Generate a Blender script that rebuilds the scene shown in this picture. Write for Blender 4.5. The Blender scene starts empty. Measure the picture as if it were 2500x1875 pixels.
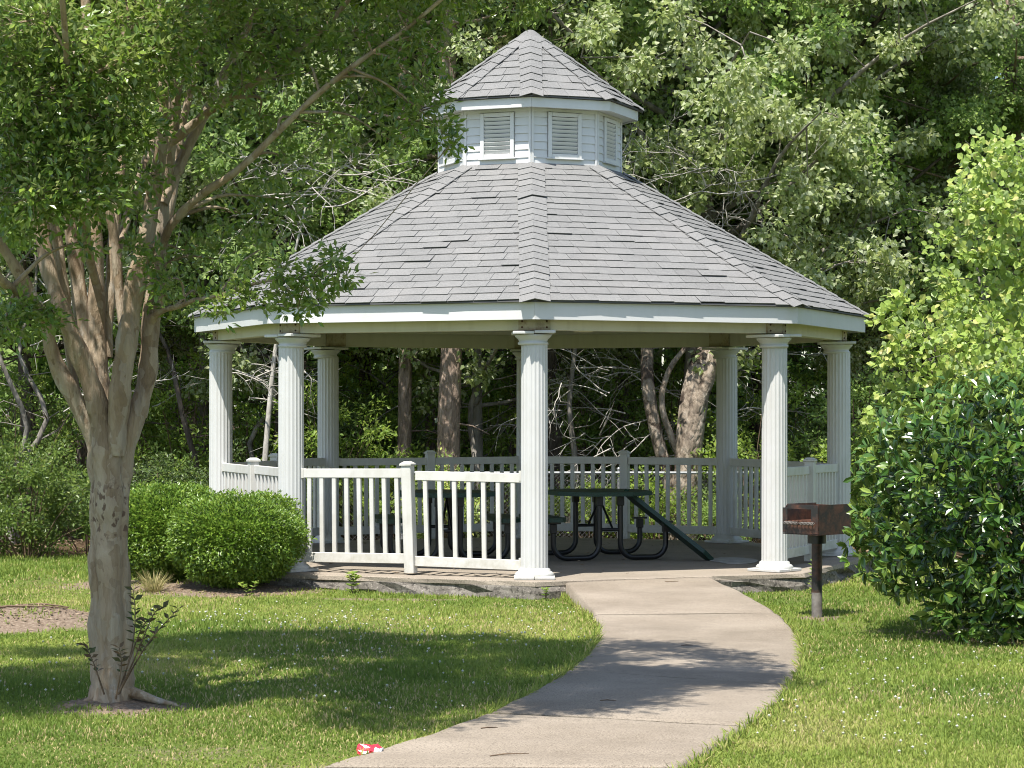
import bpy, math, random
import numpy as np
from mathutils import Vector, Matrix

S = bpy.context.scene
COL = S.collection
rng = np.random.default_rng(11)
random.seed(5)
PI = math.pi

# ------------------------------------------------------------------ camera, sky, sun, exposure
F, CX, CY, CZ, HY = 5561.0, -0.204, -25.8, 1.667, 997.0     # focal length (px of a 2500 px wide picture), eye, horizon row
cam = bpy.data.objects.new('camera', bpy.data.cameras.new('camera'))
COL.objects.link(cam)
cam.location = (CX, CY, CZ)
cam.rotation_euler = (PI / 2, 0, 0)
cam.data.sensor_width = 36
cam.data.lens = F / 2500 * 36
cam.data.shift_y = (HY - 937.5) / 2500
cam.data.clip_start, cam.data.clip_end = 0.1, 2000
S.camera = cam

SUN = Vector((-0.20, -0.42, 1.0)).normalized()
wd = bpy.data.worlds.new("World"); S.world = wd; wd.use_nodes = True
wn = wd.node_tree; wn.nodes.clear()
sky = wn.nodes.new('ShaderNodeTexSky'); sky.sky_type = 'NISHITA'; sky.sun_disc = False
sky.sun_elevation = math.asin(SUN.z); sky.sun_rotation = math.atan2(SUN.x, SUN.y)
bg = wn.nodes.new('ShaderNodeBackground'); bg.inputs[1].default_value = 0.125
wo = wn.nodes.new('ShaderNodeOutputWorld')
wn.links.new(sky.outputs[0], bg.inputs[0]); wn.links.new(bg.outputs[0], wo.inputs[0])
sl = bpy.data.lights.new('sun', 'SUN'); sl.energy = 5.0; sl.angle = math.radians(0.55); sl.color = (1.0, 0.955, 0.88)
so = bpy.data.objects.new('sun', sl); COL.objects.link(so); so.location = (-6, -10, 30)
so.rotation_euler = SUN.to_track_quat('Z', 'Y').to_euler()
S.view_settings.view_transform = 'Standard'; S.view_settings.look = 'None'
S.view_settings.gamma = 1; S.view_settings.use_curve_mapping = False
S.view_settings.exposure = 0.93
S.cycles.max_bounces = 7; S.cycles.diffuse_bounces = 4; S.cycles.glossy_bounces = 2
S.cycles.transmission_bounces = 4; S.cycles.transparent_max_bounces = 4
S.cycles.sample_clamp_indirect = 6
S.cycles.use_denoising = True; S.cycles.filter_width = 1.0
S.cycles.denoiser = 'OPENIMAGEDENOISE'; S.cycles.denoising_input_passes = 'RGB_ALBEDO_NORMAL'; S.cycles.denoising_prefilter = 'ACCURATE'

# ------------------------------------------------------------------ helpers
def W(xd, yd, d):
    """place seen at (xd, yd) of the 2212 px wide photograph, d metres away"""
    xs, ys = xd * 1.1302, yd * 1.1302
    return Vector((CX + (xs - 1250) * d / F, CY + d, CZ - (ys - HY) * d / F))

def nrm(a): return a / np.maximum(np.linalg.norm(a, axis=-1, keepdims=True), 1e-9)

class Nz:
    """cheap smooth 2-D noise"""
    def __init__(s, seed): s.t = np.random.default_rng(seed).random((64, 64))
    def __call__(s, x, y):
        x = np.asarray(x, float); y = np.asarray(y, float)
        xi, yi = np.floor(x).astype(int), np.floor(y).astype(int)
        fx, fy = x - xi, y - yi
        fx = fx * fx * (3 - 2 * fx); fy = fy * fy * (3 - 2 * fy)
        g = lambda a, b: s.t[a % 64, b % 64]
        return (g(xi, yi) * (1 - fx) + g(xi + 1, yi) * fx) * (1 - fy) + (g(xi, yi + 1) * (1 - fx) + g(xi + 1, yi + 1) * fx) * fy
nz1, nz2, nz3 = Nz(1), Nz(2), Nz(3)

def mesh_np(name, V, Fc, v=None, smooth=False):
    V = np.asarray(V, np.float32); Fc = np.asarray(Fc, np.int32)
    m = bpy.data.meshes.new(name)
    n, k = Fc.shape
    m.vertices.add(len(V)); m.vertices.foreach_set('co', V.ravel())
    m.loops.add(n * k); m.loops.foreach_set('vertex_index', Fc.ravel())
    m.polygons.add(n); m.polygons.foreach_set('loop_start', np.arange(0, n * k, k, dtype=np.int32))
    m.polygons.foreach_set('use_smooth', np.full(n, bool(smooth)))
    if v is not None:
        a = m.attributes.new('v', 'FLOAT', 'POINT'); a.data.foreach_set('value', np.asarray(v, np.float32))
    m.update(calc_edges=True)
    return m

class MB:
    def __init__(s): s.v = []; s.f = []; s.mi = []; s.sm = []
    def add(s, vs, fs, mi=0, sm=False):
        b = len(s.v); s.v += [tuple(p) for p in vs]
        for f in fs: s.f.append([b + i for i in f]); s.mi.append(mi); s.sm.append(sm)
        return s
    def box(s, c, d, rz=0, M=None, mi=0, bev=0.0):
        x, y, z = d[0] / 2, d[1] / 2, d[2] / 2
        M0 = Matrix.Translation(Vector(c)) @ Matrix.Rotation(rz, 4, 'Z')
        if M is not None: M0 = M @ M0
        if bev <= 0:
            P = [(-x, -y, -z), (x, -y, -z), (x, y, -z), (-x, y, -z), (-x, -y, z), (x, -y, z), (x, y, z), (-x, y, z)]
            fs = [(0, 3, 2, 1), (4, 5, 6, 7), (0, 1, 5, 4), (1, 2, 6, 5), (2, 3, 7, 6), (3, 0, 4, 7)]
            return s.add([M0 @ Vector(p) for p in P], fs, mi)
        b = bev; P = []
        for sx in (-1, 1):
            for sy in (-1, 1):
                for sz in (-1, 1):
                    P += [(sx * x, sy * (y - b), sz * (z - b)), (sx * (x - b), sy * y, sz * (z - b)), (sx * (x - b), sy * (y - b), sz * z)]
        idx = lambda sx, sy, sz, a: (((sx > 0) * 2 + (sy > 0)) * 2 + (sz > 0)) * 3 + a
        fs = []
        def q(l, out):
            a, b_, c_ = (Vector(P[i]) for i in l[:3])
            if (b_ - a).cross(c_ - a).dot(Vector(out)) < 0: l = l[::-1]
            fs.append(l)
        for g in (-1, 1):
            q([idx(g, -1, -1, 0), idx(g, 1, -1, 0), idx(g, 1, 1, 0), idx(g, -1, 1, 0)], (g, 0, 0))
            q([idx(-1, g, -1, 1), idx(1, g, -1, 1), idx(1, g, 1, 1), idx(-1, g, 1, 1)], (0, g, 0))
            q([idx(-1, -1, g, 2), idx(1, -1, g, 2), idx(1, 1, g, 2), idx(-1, 1, g, 2)], (0, 0, g))
        for a in (-1, 1):
            for c2 in (-1, 1):
                q([idx(a, c2, -1, 0), idx(a, c2, 1, 0), idx(a, c2, 1, 1), idx(a, c2, -1, 1)], (a, c2, 0))
                q([idx(a, -1, c2, 0), idx(a, 1, c2, 0), idx(a, 1, c2, 2), idx(a, -1, c2, 2)], (a, 0, c2))
                q([idx(-1, a, c2, 1), idx(1, a, c2, 1), idx(1, a, c2, 2), idx(-1, a, c2, 2)], (0, a, c2))
                for e in (-1, 1):
                    q([idx(a, c2, e, 0), idx(a, c2, e, 1), idx(a, c2, e, 2)], (a, c2, e))
        return s.add([M0 @ Vector(p) for p in P], fs, mi)
    def tube(s, pts, rad, n=8, caps=True, mi=0, wob=0.0):
        V, Fc = tube_np(pts, rad, n, wob)
        s.add(V, Fc, mi, True)
        if caps:
            s.add([V[i] for i in range(n)][::-1], [list(range(n))], mi)
            s.add([V[-n + i] for i in range(n)], [list(range(n))], mi)
        return s
    def prism(s, poly, z0, z1, M=None, mi=0, mi_side=None):
        n = len(poly)
        P = [Vector((p[0], p[1], z0)) for p in poly] + [Vector((p[0], p[1], z1)) for p in poly]
        if M is not None: P = [M @ p for p in P]
        s.add(P, [list(range(n))[::-1], list(range(n, 2 * n))], mi)
        s.add(P, [[i, (i + 1) % n, n + (i + 1) % n, n + i] for i in range(n)], mi if mi_side is None else mi_side)
        return s
    def lathe(s, prof, n=24, M=None, sm=True):
        P = []
        for r, z in prof:
            for i in range(n):
                a = 2 * PI * i / n; P.append(Vector((r * math.cos(a), r * math.sin(a), z)))
        if M is not None: P = [M @ p for p in P]
        fs = []
        for k in range(len(prof) - 1):
            for i in range(n):
                j = (i + 1) % n; fs.append((k * n + i, k * n + j, (k + 1) * n + j, (k + 1) * n + i))
        s.add(P, fs, 0, sm)
        return s
    def mesh(s, name):
        m = bpy.data.meshes.new(name); m.from_pydata(s.v, [], s.f)
        m.polygons.foreach_set('material_index', s.mi); m.polygons.foreach_set('use_smooth', s.sm)
        m.update(); return m
    def build(s, name, mats, parent=None):
        return link(name, s.mesh(name), mats, parent)

def tube_np(pts, rad, n=6, wob=0.0):
    P = np.array([tuple(p) for p in pts], float); k = len(P)
    R = np.broadcast_to(np.asarray(rad, float), (k,))
    T = np.gradient(P, axis=0); T = nrm(T)
    up = np.array([0.3, 0.9, 0.1]) if abs(T[0][2]) > 0.7 else np.array([0., 0., 1.])
    u = nrm(np.cross(T[0], up)); out = []
    ang = np.arange(n) * 2 * PI / n
    for i in range(k):
        u = u - T[i] * np.dot(u, T[i]); u = nrm(u); w = np.cross(T[i], u)
        rr = R[i] * (1 + (wob * (np.sin(ang * 3 + i * .5) * .6 + np.sin(ang * 2 - i * .35) * .6) if wob else 0))
        out.append(P[i] + (np.cos(ang) * rr)[:, None] * u + (np.sin(ang) * rr)[:, None] * w)
    V = np.concatenate(out)
    Fc = [(a * n + i, a * n + (i + 1) % n, (a + 1) * n + (i + 1) % n, (a + 1) * n + i) for a in range(k - 1) for i in range(n)]
    return V, Fc

class TB:
    """many tubes into one mesh, quads only"""
    def __init__(s): s.V = []; s.F = []; s.n = 0
    def tube(s, pts, rad, n=5, wob=0.0):
        V, Fc = tube_np(pts, rad, n, wob); s.V.append(V); s.F.append(np.array(Fc) + s.n); s.n += len(V)
    def mesh(s, name): return mesh_np(name, np.concatenate(s.V), np.concatenate(s.F), smooth=True)

def link(name, m, mats=None, parent=None):
    o = bpy.data.objects.new(name, m); COL.objects.link(o)
    if mats is not None and m is not None and len(m.materials) == 0:
        for t in (mats if isinstance(mats, (list, tuple)) else [mats]): m.materials.append(t)
    if parent is not None: o.parent = parent
    return o

def thing(name, label, cat, loc=(0, 0, 0), group=None, mesh=None, mats=None):
    o = link(name, mesh, mats); o.location = loc
    o['label'] = label; o['category'] = cat
    if group: o['group'] = group
    return o

def smoothline(pts, k=4):
    P = [Vector(p) for p in pts]; out = []
    for i in range(len(P) - 1):
        a, b = P[i], P[i + 1]; p0 = P[i - 1] if i else a * 2 - b; p3 = P[i + 2] if i + 2 < len(P) else b * 2 - a
        for j in range(k):
            t = j / k
            out.append(0.5 * ((2 * a) + (b - p0) * t + (2 * p0 - 5 * a + 4 * b - p3) * t * t + (3 * a - p0 - 3 * b + p3) * t ** 3))
    out.append(P[-1]); return out

# ------------------------------------------------------------------ materials
class NT:
    def __init__(s, name):
        s.m = bpy.data.materials.new(name); s.m.use_nodes = True; s.t = s.m.node_tree; s.t.nodes.clear()
        s.out = s.n('ShaderNodeOutputMaterial'); s.tc = s.n('ShaderNodeTexCoord')
    def n(s, typ, **kw):
        x = s.t.nodes.new(typ)
        for k, v in kw.items(): setattr(x, k, v)
        return x
    def l(s, a, b): s.t.links.new(a, b)
    def noise(s, scale, detail=4, rough=.6, vec=None, dist=0):
        x = s.n('ShaderNodeTexNoise'); x.inputs['Scale'].default_value = scale; x.inputs['Detail'].default_value = detail
        x.inputs['Roughness'].default_value = rough; x.inputs['Distortion'].default_value = dist
        s.l(vec or s.tc.outputs['Object'], x.inputs['Vector']); return x.outputs['Fac']
    def scaled(s, sc, out='Object'):
        x = s.n('ShaderNodeMapping'); x.inputs['Scale'].default_value = sc; s.l(s.tc.outputs[out], x.inputs['Vector']); return x.outputs[0]
    def voro(s, scale, feature='F1', vec=None, out='Distance'):
        x = s.n('ShaderNodeTexVoronoi', feature=feature); x.inputs['Scale'].default_value = scale
        s.l(vec or s.tc.outputs['Object'], x.inputs['Vector']); return x.outputs[out]
    def ramp(s, fac, stops):
        x = s.n('ShaderNodeValToRGB'); e = x.color_ramp.elements
        while len(e) < len(stops): e.new(0.5)
        for i, (p, c) in enumerate(stops):
            e[i].position = p; e[i].color = (*c, 1) if len(c) == 3 else c
        s.l(fac, x.inputs[0]); return x.outputs[0]
    def mix(s, fac, a, b, mode='MIX'):
        x = s.n('ShaderNodeMix', data_type='RGBA', blend_type=mode)
        for sock, val in ((x.inputs[0], fac), (x.inputs[6], a), (x.inputs[7], b)):
            if hasattr(val, 'is_output'): s.l(val, sock)
            else: sock.default_value = val if isinstance(val, float) else (*val, 1)
        return x.outputs[2]
    def math(s, op, a, b=0.0, clamp=False):
        x = s.n('ShaderNodeMath', operation=op); x.use_clamp = clamp
        for sock, val in ((x.inputs[0], a), (x.inputs[1], b)):
            if hasattr(val, 'is_output'): s.l(val, sock)
            else: sock.default_value = val
        return x.outputs[0]
    def attr(s, name='v'):
        x = s.n('ShaderNodeAttribute'); x.attribute_name = name; return x.outputs['Fac']
    def bump(s, h, strength, dist=0.01):
        x = s.n('ShaderNodeBump'); x.inputs['Strength'].default_value = strength; x.inputs['Distance'].default_value = dist
        s.l(h, x.inputs['Height']); return x.outputs[0]
    def bsdf(s, col, rough=.6, spec=.4, bump=None, metal=0.0):
        p = s.n('ShaderNodeBsdfPrincipled')
        for sock, val in ((p.inputs['Base Color'], col), (p.inputs['Roughness'], rough), (p.inputs['Metallic'], metal)):
            if hasattr(val, 'is_output'): s.l(val, sock)
            else: sock.default_value = (*val, 1) if isinstance(val, tuple) else val
        p.inputs['Specular IOR Level'].default_value = spec
        if bump is not None: s.l(bump, p.inputs['Normal'])
        s.p = p; return p.outputs[0]
    def done(s, sh): s.l(sh, s.out.inputs[0]); return s.m

def leaf_mat(name, cols, back=None, rough=.42, spec=.5, trans=.32, tcol=None):
    n = NT(name)
    v = n.attr('v')
    st = [(i / (len(cols) - 1), c) for i, c in enumerate(cols)]
    c = n.ramp(v, st)
    if back is not None:
        g = n.n('ShaderNodeNewGeometry')
        c = n.mix(g.outputs['Backfacing'], c, back)
    b = n.bsdf(c, rough, spec)
    t = n.n('ShaderNodeBsdfTranslucent')
    hs = n.n('ShaderNodeHueSaturation'); hs.inputs['Hue'].default_value = .485; hs.inputs['Saturation'].default_value = .98; hs.inputs['Value'].default_value = 1.9
    n.l(c, hs.inputs['Color']); n.l(hs.outputs[0], t.inputs[0])
    m = n.n('ShaderNodeMixShader'); m.inputs[0].default_value = trans
    n.l(b, m.inputs[1]); n.l(t.outputs[0], m.inputs[2])
    return n.done(m.outputs[0])

def bark_mat(name, c1, c2, c3, vs=9, stretch=.25, bumpd=.02, patch=None):
    n = NT(name)
    vec = n.scaled((1, 1, stretch))
    a = n.noise(vs, 5, .65, vec, .4)
    c = n.ramp(a, [(.3, c1), (.5, c2), (.72, c3)])
    vo = n.voro(vs * 1.6, 'DISTANCE_TO_EDGE', vec)
    h = n.math('ADD', n.math('MULTIPLY', a, 1.0), n.math('MINIMUM', vo, .25))
    if patch:
        p = n.ramp(n.noise(3.2, 4, .6), [(.52, (0, 0, 0)), (.6, (1, 1, 1))])
        c = n.mix(p, c, patch)
    return n.done(n.bsdf(c, .85, .2, n.bump(h, .9, bumpd)))

M = {}
def mk_materials():
    # white vinyl and painted wood, faint grime
    def white(name, col, grime, gs=2.2, amt=.35, rough=.42):
        n = NT(name)
        g = n.ramp(n.noise(gs, 6, .65), [(.45, (0, 0, 0)), (.8, (1, 1, 1))])
        st = n.ramp(n.noise(9, 4, .6, n.scaled((1, 1, .08))), [(.5, (0, 0, 0)), (.8, (.6, .6, .6))])
        sz = n.n('ShaderNodeSeparateXYZ'); gp = n.n('ShaderNodeNewGeometry'); n.l(gp.outputs['Position'], sz.inputs[0])
        foot = n.math('MULTIPLY', n.ramp(sz.outputs[2], [(0, (1, 1, 1)), (.30, (0, 0, 0))]), n.ramp(n.noise(16, 5, .7), [(.35, (0, 0, 0)), (.65, (1, 1, 1))]))
        f = n.math('MULTIPLY', n.math('ADD', n.math('ADD', g, st), n.math('MULTIPLY', foot, 1.6)), amt, True)
        c = n.mix(f, col, grime)
        return n.done(n.bsdf(c, rough, .4, n.bump(n.noise(60, 2), .05, .003)))
    M['vinyl'] = white('white_vinyl', (.53, .53, .522), (.36, .35, .29), 2.2, .32)
    M['rail'] = white('white_rail_vinyl', (.565, .555, .525), (.34, .32, .25), 5.5, .42)
    M['paint'] = white('white_paint', (.585, .585, .58), (.42, .42, .37), 1.6, .28)
    M['beam'] = white('cream_beam_paint', (.56, .535, .45), (.30, .27, .19), 1.1, .45, .55)
    M['ceil'] = white('cream_ceiling', (.54, .52, .45), (.36, .33, .25), .8, .4, .6)
    n = NT('rusty_bracket')
    f = n.ramp(n.noise(11, 5, .7), [(.5, (0, 0, 0)), (.7, (1, 1, 1))])
    sep = n.n('ShaderNodeSeparateXYZ'); n.l(n.tc.outputs['Generated'], sep.inputs[0])
    low = n.ramp(sep.outputs[2], [(0, (.75, .75, .75)), (.3, (.05, .05, .05)), (1, (.1, .1, .1))])
    f2 = n.math('MULTIPLY', n.math('ADD', f, low), .62, True)
    c = n.mix(f2, (.46, .41, .30), (.15, .08, .04))
    M['bracket'] = n.done(n.bsdf(c, .7, .3, n.bump(n.noise(40, 4), .3, .004)))
    # shingles
    n = NT('grey_asphalt_shingle')
    base = n.ramp(n.attr('v'), [(0, (.124, .124, .119)), (.5, (.144, .144, .138)), (1, (.168, .167, .160))])
    gr = n.noise(85, 3, .8)
    pt = n.noise(1.4, 5, .6)
    c = n.mix(n.ramp(gr, [(.35, (0, 0, 0)), (.65, (1, 1, 1))]), n.mix(.42, base, (.07, .07, .072)), n.mix(.25, base, (.42, .41, .40)))
    c = n.mix(n.ramp(pt, [(.5, (0, 0, 0)), (.75, (.5, .5, .5))]), c, (.22, .21, .20))
    M['shingle'] = n.done(n.bsdf(c, .9, .25, n.bump(gr, .5, .004)))
    n = NT('roof_felt'); M['felt'] = n.done(n.bsdf((.10, .10, .10), .9, .2))
    n = NT('vent_dark'); M['dark'] = n.done(n.bsdf((.05, .048, .045), .9, .1))
    # concrete
    def concrete(name, c1, c2, c3, speck, bump=.25, sc=1.2):
        n = NT(name)
        a = n.noise(sc, 7, .65); b = n.noise(speck, 3, .7)
        c = n.ramp(a, [(.3, c1), (.5, c2), (.7, c3)])
        c = n.mix(n.ramp(b, [(.36, (.8, .8, .8)), (.5, (0, 0, 0))]), c, tuple(x * .5 for x in c1))
        b2 = n.noise(speck * 1.7, 2, .7)
        c = n.mix(n.ramp(b2, [(.56, (0, 0, 0)), (.70, (.65, .65, .65))]), c, tuple(min(1, x * 1.45) for x in c3))
        st = n.ramp(n.noise(.55, 6, .7, None, .5), [(.50, (0, 0, 0)), (.68, (.55, .55, .55))]); c = n.mix(st, c, tuple(x * .72 for x in c1))
        h = n.math('ADD', n.math('MULTIPLY', b, .5), a)
        return n.done(n.bsdf(c, .9, .25, n.bump(h, bump, .006)))
    M['path'] = concrete('path_concrete', (.192, .158, .120), (.242, .203, .158), (.290, .246, .195), 80)
    M['slab'] = concrete('slab_concrete', (.21, .18, .142), (.265, .226, .18), (.31, .265, .215), 70)
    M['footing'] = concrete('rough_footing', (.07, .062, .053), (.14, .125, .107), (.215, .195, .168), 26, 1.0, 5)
    # metals, table, grill
    n = NT('black_tube_paint'); M['blackmetal'] = n.done(n.bsdf((.012, .012, .013), .35, .5))
    n = NT('green_plastisol')
    h = n.voro(70); c = n.ramp(h, [(.25, (.004, .010, .007)), (.45, (.010, .045, .028))])
    M['green'] = n.done(n.bsdf(c, .45, .5, n.bump(h, .4, .003)))
    n = NT('sooty_steel')
    r = n.ramp(n.noise(5, 5, .65), [(.43, (0, 0, 0)), (.58, (1, 1, 1))])
    c = n.mix(r, (.014, .013, .012), n.ramp(n.noise(30, 4), [(.3, (.04, .017, .010)), (.7, (.105, .046, .028))]))
    M['soot'] = n.done(n.bsdf(c, .55, .5, n.bump(n.noise(60, 4), .3, .003)))
    n = NT('rusted_steel'); c = n.ramp(n.noise(22, 5), [(.3, (.03, .014, .009)), (.7, (.11, .045, .025))]); M['rust'] = n.done(n.bsdf(c, .8, .3))
    n = NT('bare_grey_steel'); c = n.ramp(n.noise(12, 5), [(.3, (.10, .09, .08)), (.7, (.23, .21, .19))]); M['baresteel'] = n.done(n.bsdf(c, .7, .4))
    n = NT('galvanised'); M['galv'] = n.done(n.bsdf((.26, .27, .28), .5, .5, None, .5))
    n = NT('can_red'); M['red'] = n.done(n.bsdf((.62, .03, .05), .25, .6))
    n = NT('can_white'); M['canwhite'] = n.done(n.bsdf((.80, .78, .78), .25, .6))
    n = NT('cardboard'); c = n.ramp(n.noise(7, 4), [(.3, (.28, .27, .25)), (.7, (.42, .41, .39))]); M['card'] = n.done(n.bsdf(c, .9, .2))
    # bark
    n = NT('myrtle_bark')
    vec = n.scaled((1, 1, .22)); a = n.noise(8, 7, .7, vec, .9)
    c = n.ramp(a, [(.30, (.13, .085, .05)), (.44, (.27, .195, .12)), (.56, (.36, .28, .19)), (.68, (.46, .39, .29))])
    sp = n.ramp(n.noise(4.5, 5, .6, n.scaled((1, 1, .5))), [(.60, (0, 0, 0)), (.66, (1, 1, 1))])
    c = n.mix(sp, c, (.44, .41, .35))
    wv = n.n('ShaderNodeVectorMath', operation='ADD'); wn_ = n.n('ShaderNodeTexNoise'); wn_.inputs['Scale'].default_value = 9; n.l(n.tc.outputs['Object'], wn_.inputs['Vector'])
    ws = n.n('ShaderNodeVectorMath', operation='SCALE'); ws.inputs['Scale'].default_value = .14; n.l(wn_.outputs['Color'], ws.inputs[0]); n.l(n.scaled((1, 1, .28)), wv.inputs[0]); n.l(ws.outputs[0], wv.inputs[1])
    pv = n.n('ShaderNodeTexVoronoi'); pv.inputs['Scale'].default_value = 17; n.l(wv.outputs[0], pv.inputs['Vector'])
    pr = n.n('ShaderNodeSeparateColor'); n.l(pv.outputs['Color'], pr.inputs[0])
    pc = n.ramp(pr.outputs[0], [(0, (.13, .088, .058)), (.35, (.27, .20, .135)), (.6, (.40, .33, .25)), (.82, (.36, .32, .27)), (1, (.17, .115, .075))])
    c = n.mix(.42, c, pc)
    sx = n.n('ShaderNodeSeparateXYZ'); n.l(n.tc.outputs['Object'], sx.inputs[0])
    band = n.ramp(n.math('MULTIPLY', sx.outputs[2], .5), [(.44, (0, 0, 0)), (.52, (1, 1, 1)), (.62, (1, 1, 1)), (.70, (0, 0, 0))])
    fl = n.ramp(n.noise(26, 3, .5, n.scaled((1, 1, .7))), [(.55, (0, 0, 0)), (.62, (1, 1, 1))])
    c = n.mix(n.math('MULTIPLY', n.math('MULTIPLY', band, fl), .85), c, (.085, .045, .03))
    M['myrtle_bark'] = n.done(n.bsdf(c, .7, .3, n.bump(n.math('ADD', n.math('ADD', a, n.noise(34, 5, .65, vec)), n.math('MULTIPLY', pr.outputs[0], .5)), .9, .02)))
    M['pine_bark'] = bark_mat('pine_bark', (.09, .068, .052), (.24, .18, .14), (.40, .315, .25), 9, .38, .05)
    M['dark_bark'] = bark_mat('dark_bark', (.035, .028, .022), (.075, .06, .048), (.14, .12, .10), 10, .3, .03)
    M['grey_bark'] = bark_mat('grey_bark', (.10, .085, .07), (.20, .18, .155), (.33, .30, .265), 8, .35, .02)
    M['pale_bark'] = bark_mat('peeling_pale_bark', (.08, .06, .045), (.24, .195, .15), (.44, .385, .32), 7, .5, .05, (.07, .052, .04))
    M['dead_wood'] = bark_mat('dead_grey_wood', (.22, .20, .175), (.36, .335, .30), (.48, .45, .41), 12, .3, .01)
    M['twig'] = bark_mat('brown_twig', (.06, .04, .025), (.13, .09, .06), (.2, .15, .1), 20, .3, .004)
    # leaves
    M['lf_myrtle'] = leaf_mat('myrtle_leaf', [(0.062, 0.11, 0.019), (0.102, 0.181, 0.026), (0.174, 0.264, 0.037), (0.307, 0.383, 0.065)], (0.184, 0.242, 0.075), 0.28, 0.65, 0.34)
    M['lf_shade'] = leaf_mat('shade_shrub_leaf', [(.036, .068, .016), (.068, .115, .024), (.105, .16, .034), (.16, .205, .05)], (.07, .10, .04), .42, .4, .36)
    M['lf_wild'] = leaf_mat('wild_shrub_leaf', [(.045, .085, .014), (.080, .135, .020), (.125, .185, .028), (.20, .23, .05)], (.10, .15, .04), .42, .4, .38)
    M['lf_shoot'] = leaf_mat('shoot_leaf', [(.035, .045, .014), (.055, .075, .018), (.10, .06, .03)], None, .4, .4, .3)
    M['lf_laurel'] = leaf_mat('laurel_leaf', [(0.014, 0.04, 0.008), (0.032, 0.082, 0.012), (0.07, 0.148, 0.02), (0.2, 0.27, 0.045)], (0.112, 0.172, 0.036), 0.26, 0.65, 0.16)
    M['lf_tallow'] = leaf_mat('tallow_leaf', [(0.16, 0.248, 0.053), (0.239, 0.338, 0.071), (0.337, 0.42, 0.098), (0.533, 0.48, 0.196)], (0.266, 0.346, 0.149), 0.42, 0.4, 0.4)
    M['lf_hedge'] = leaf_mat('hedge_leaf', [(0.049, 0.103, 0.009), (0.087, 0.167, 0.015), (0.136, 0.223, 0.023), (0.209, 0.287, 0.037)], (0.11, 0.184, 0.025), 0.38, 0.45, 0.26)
    M['lf_maple'] = leaf_mat('maple_leaf', [(0.107, 0.152, 0.043), (0.173, 0.232, 0.067), (0.261, 0.312, 0.106), (0.364, 0.392, 0.172)], (0.403, 0.447, 0.287), 0.42, 0.5, 0.42)
    M['lf_oak'] = leaf_mat('oak_leaf', [(0.082, 0.146, 0.033), (0.139, 0.233, 0.047), (0.222, 0.33, 0.067), (0.349, 0.439, 0.108)], (0.21, 0.292, 0.108), 0.45, 0.35, 0.42)
    M['lf_lime'] = leaf_mat('lime_leaf', [(0.1, 0.176, 0.023), (0.153, 0.244, 0.032), (0.219, 0.312, 0.046), (0.332, 0.365, 0.076)], (0.186, 0.257, 0.068), 0.45, 0.35, 0.42)
    M['lf_far'] = leaf_mat('far_leaf', [(0.084, 0.148, 0.038), (0.146, 0.24, 0.059), (0.227, 0.335, 0.078), (0.357, 0.469, 0.114)], (0.227, 0.335, 0.113), 0.5, 0.3, 0.42)
    M['needle'] = leaf_mat('pine_needle', [(0.058, 0.098, 0.031), (0.094, 0.146, 0.043), (0.137, 0.195, 0.055)], None, 0.45, 0.4, 0.3)
    M['needle_y'] = leaf_mat('pale_pine_needle', [(0.108, 0.138, 0.036), (0.156, 0.192, 0.054), (0.216, 0.24, 0.072)], None, .45, .4, 0.3)
    M['grass'] = leaf_mat('grass_blade', [(0.108, 0.17, 0.028), (0.182, 0.241, 0.045), (0.255, 0.294, 0.068), (0.416, 0.341, 0.17)], None, 0.6, 0.2, 0.36)
    M['dry'] = leaf_mat('dry_grass_blade', [(.16, .17, .05), (.30, .27, .11), (.42, .36, .19)], None, .7, .2, .25)
    M['clover'] = leaf_mat('clover_blossom', [(.36, .37, .28), (.56, .56, .50)], None, .8, .1, .2)
    M['litter'] = leaf_mat('leaf_litter', [(.10, .068, .042), (.22, .16, .105), (.36, .28, .19)], None, .8, .2, .1)
    # ground: lawn soil and thatch, bare dirt, wood floor under the trees
    n = NT('lawn_ground')
    a = n.noise(1.3, 6, .65); b = n.noise(45, 4, .7)
    lawn = n.ramp(b, [(.3, (.06, .085, .018)), (.5, (.10, .135, .026)), (.7, (.17, .18, .06))])
    soil = n.ramp(n.noise(38, 6, .75), [(.3, (.085, .060, .042)), (.5, (.185, .140, .102)), (.7, (.31, .25, .19))])
    wood = n.ramp(n.noise(22, 6, .75), [(.3, (.030, .020, .012)), (.5, (.075, .050, .030)), (.72, (.15, .105, .065))])
    d = n.attr('dirt'); w = n.attr('wood')
    dm = n.ramp(n.math('ADD', d, n.math('MULTIPLY', n.math('SUBTRACT', n.noise(9, 5, .7), .5), .7)), [(.4, (0, 0, 0)), (.6, (1, 1, 1))])
    c = n.mix(dm, lawn, soil); c = n.mix(w, c, wood)
    M['ground'] = n.done(n.bsdf(c, .95, .1, n.bump(n.math('ADD', b, n.noise(14, 5)), .8, .02)))
mk_materials()

# ------------------------------------------------------------------ ground and path
def path_z(y): return -0.014 - 0.112 * min(1, max(0, (-3.55 - y) / 4.0))
def ppt(xp, yp):
    z = -0.05
    for _ in range(12):
        d = F * (CZ - z) / (yp - HY); z = path_z(CY + d)
    return Vector((CX + (xp - 1250) * d / F, CY + d, z))

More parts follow.
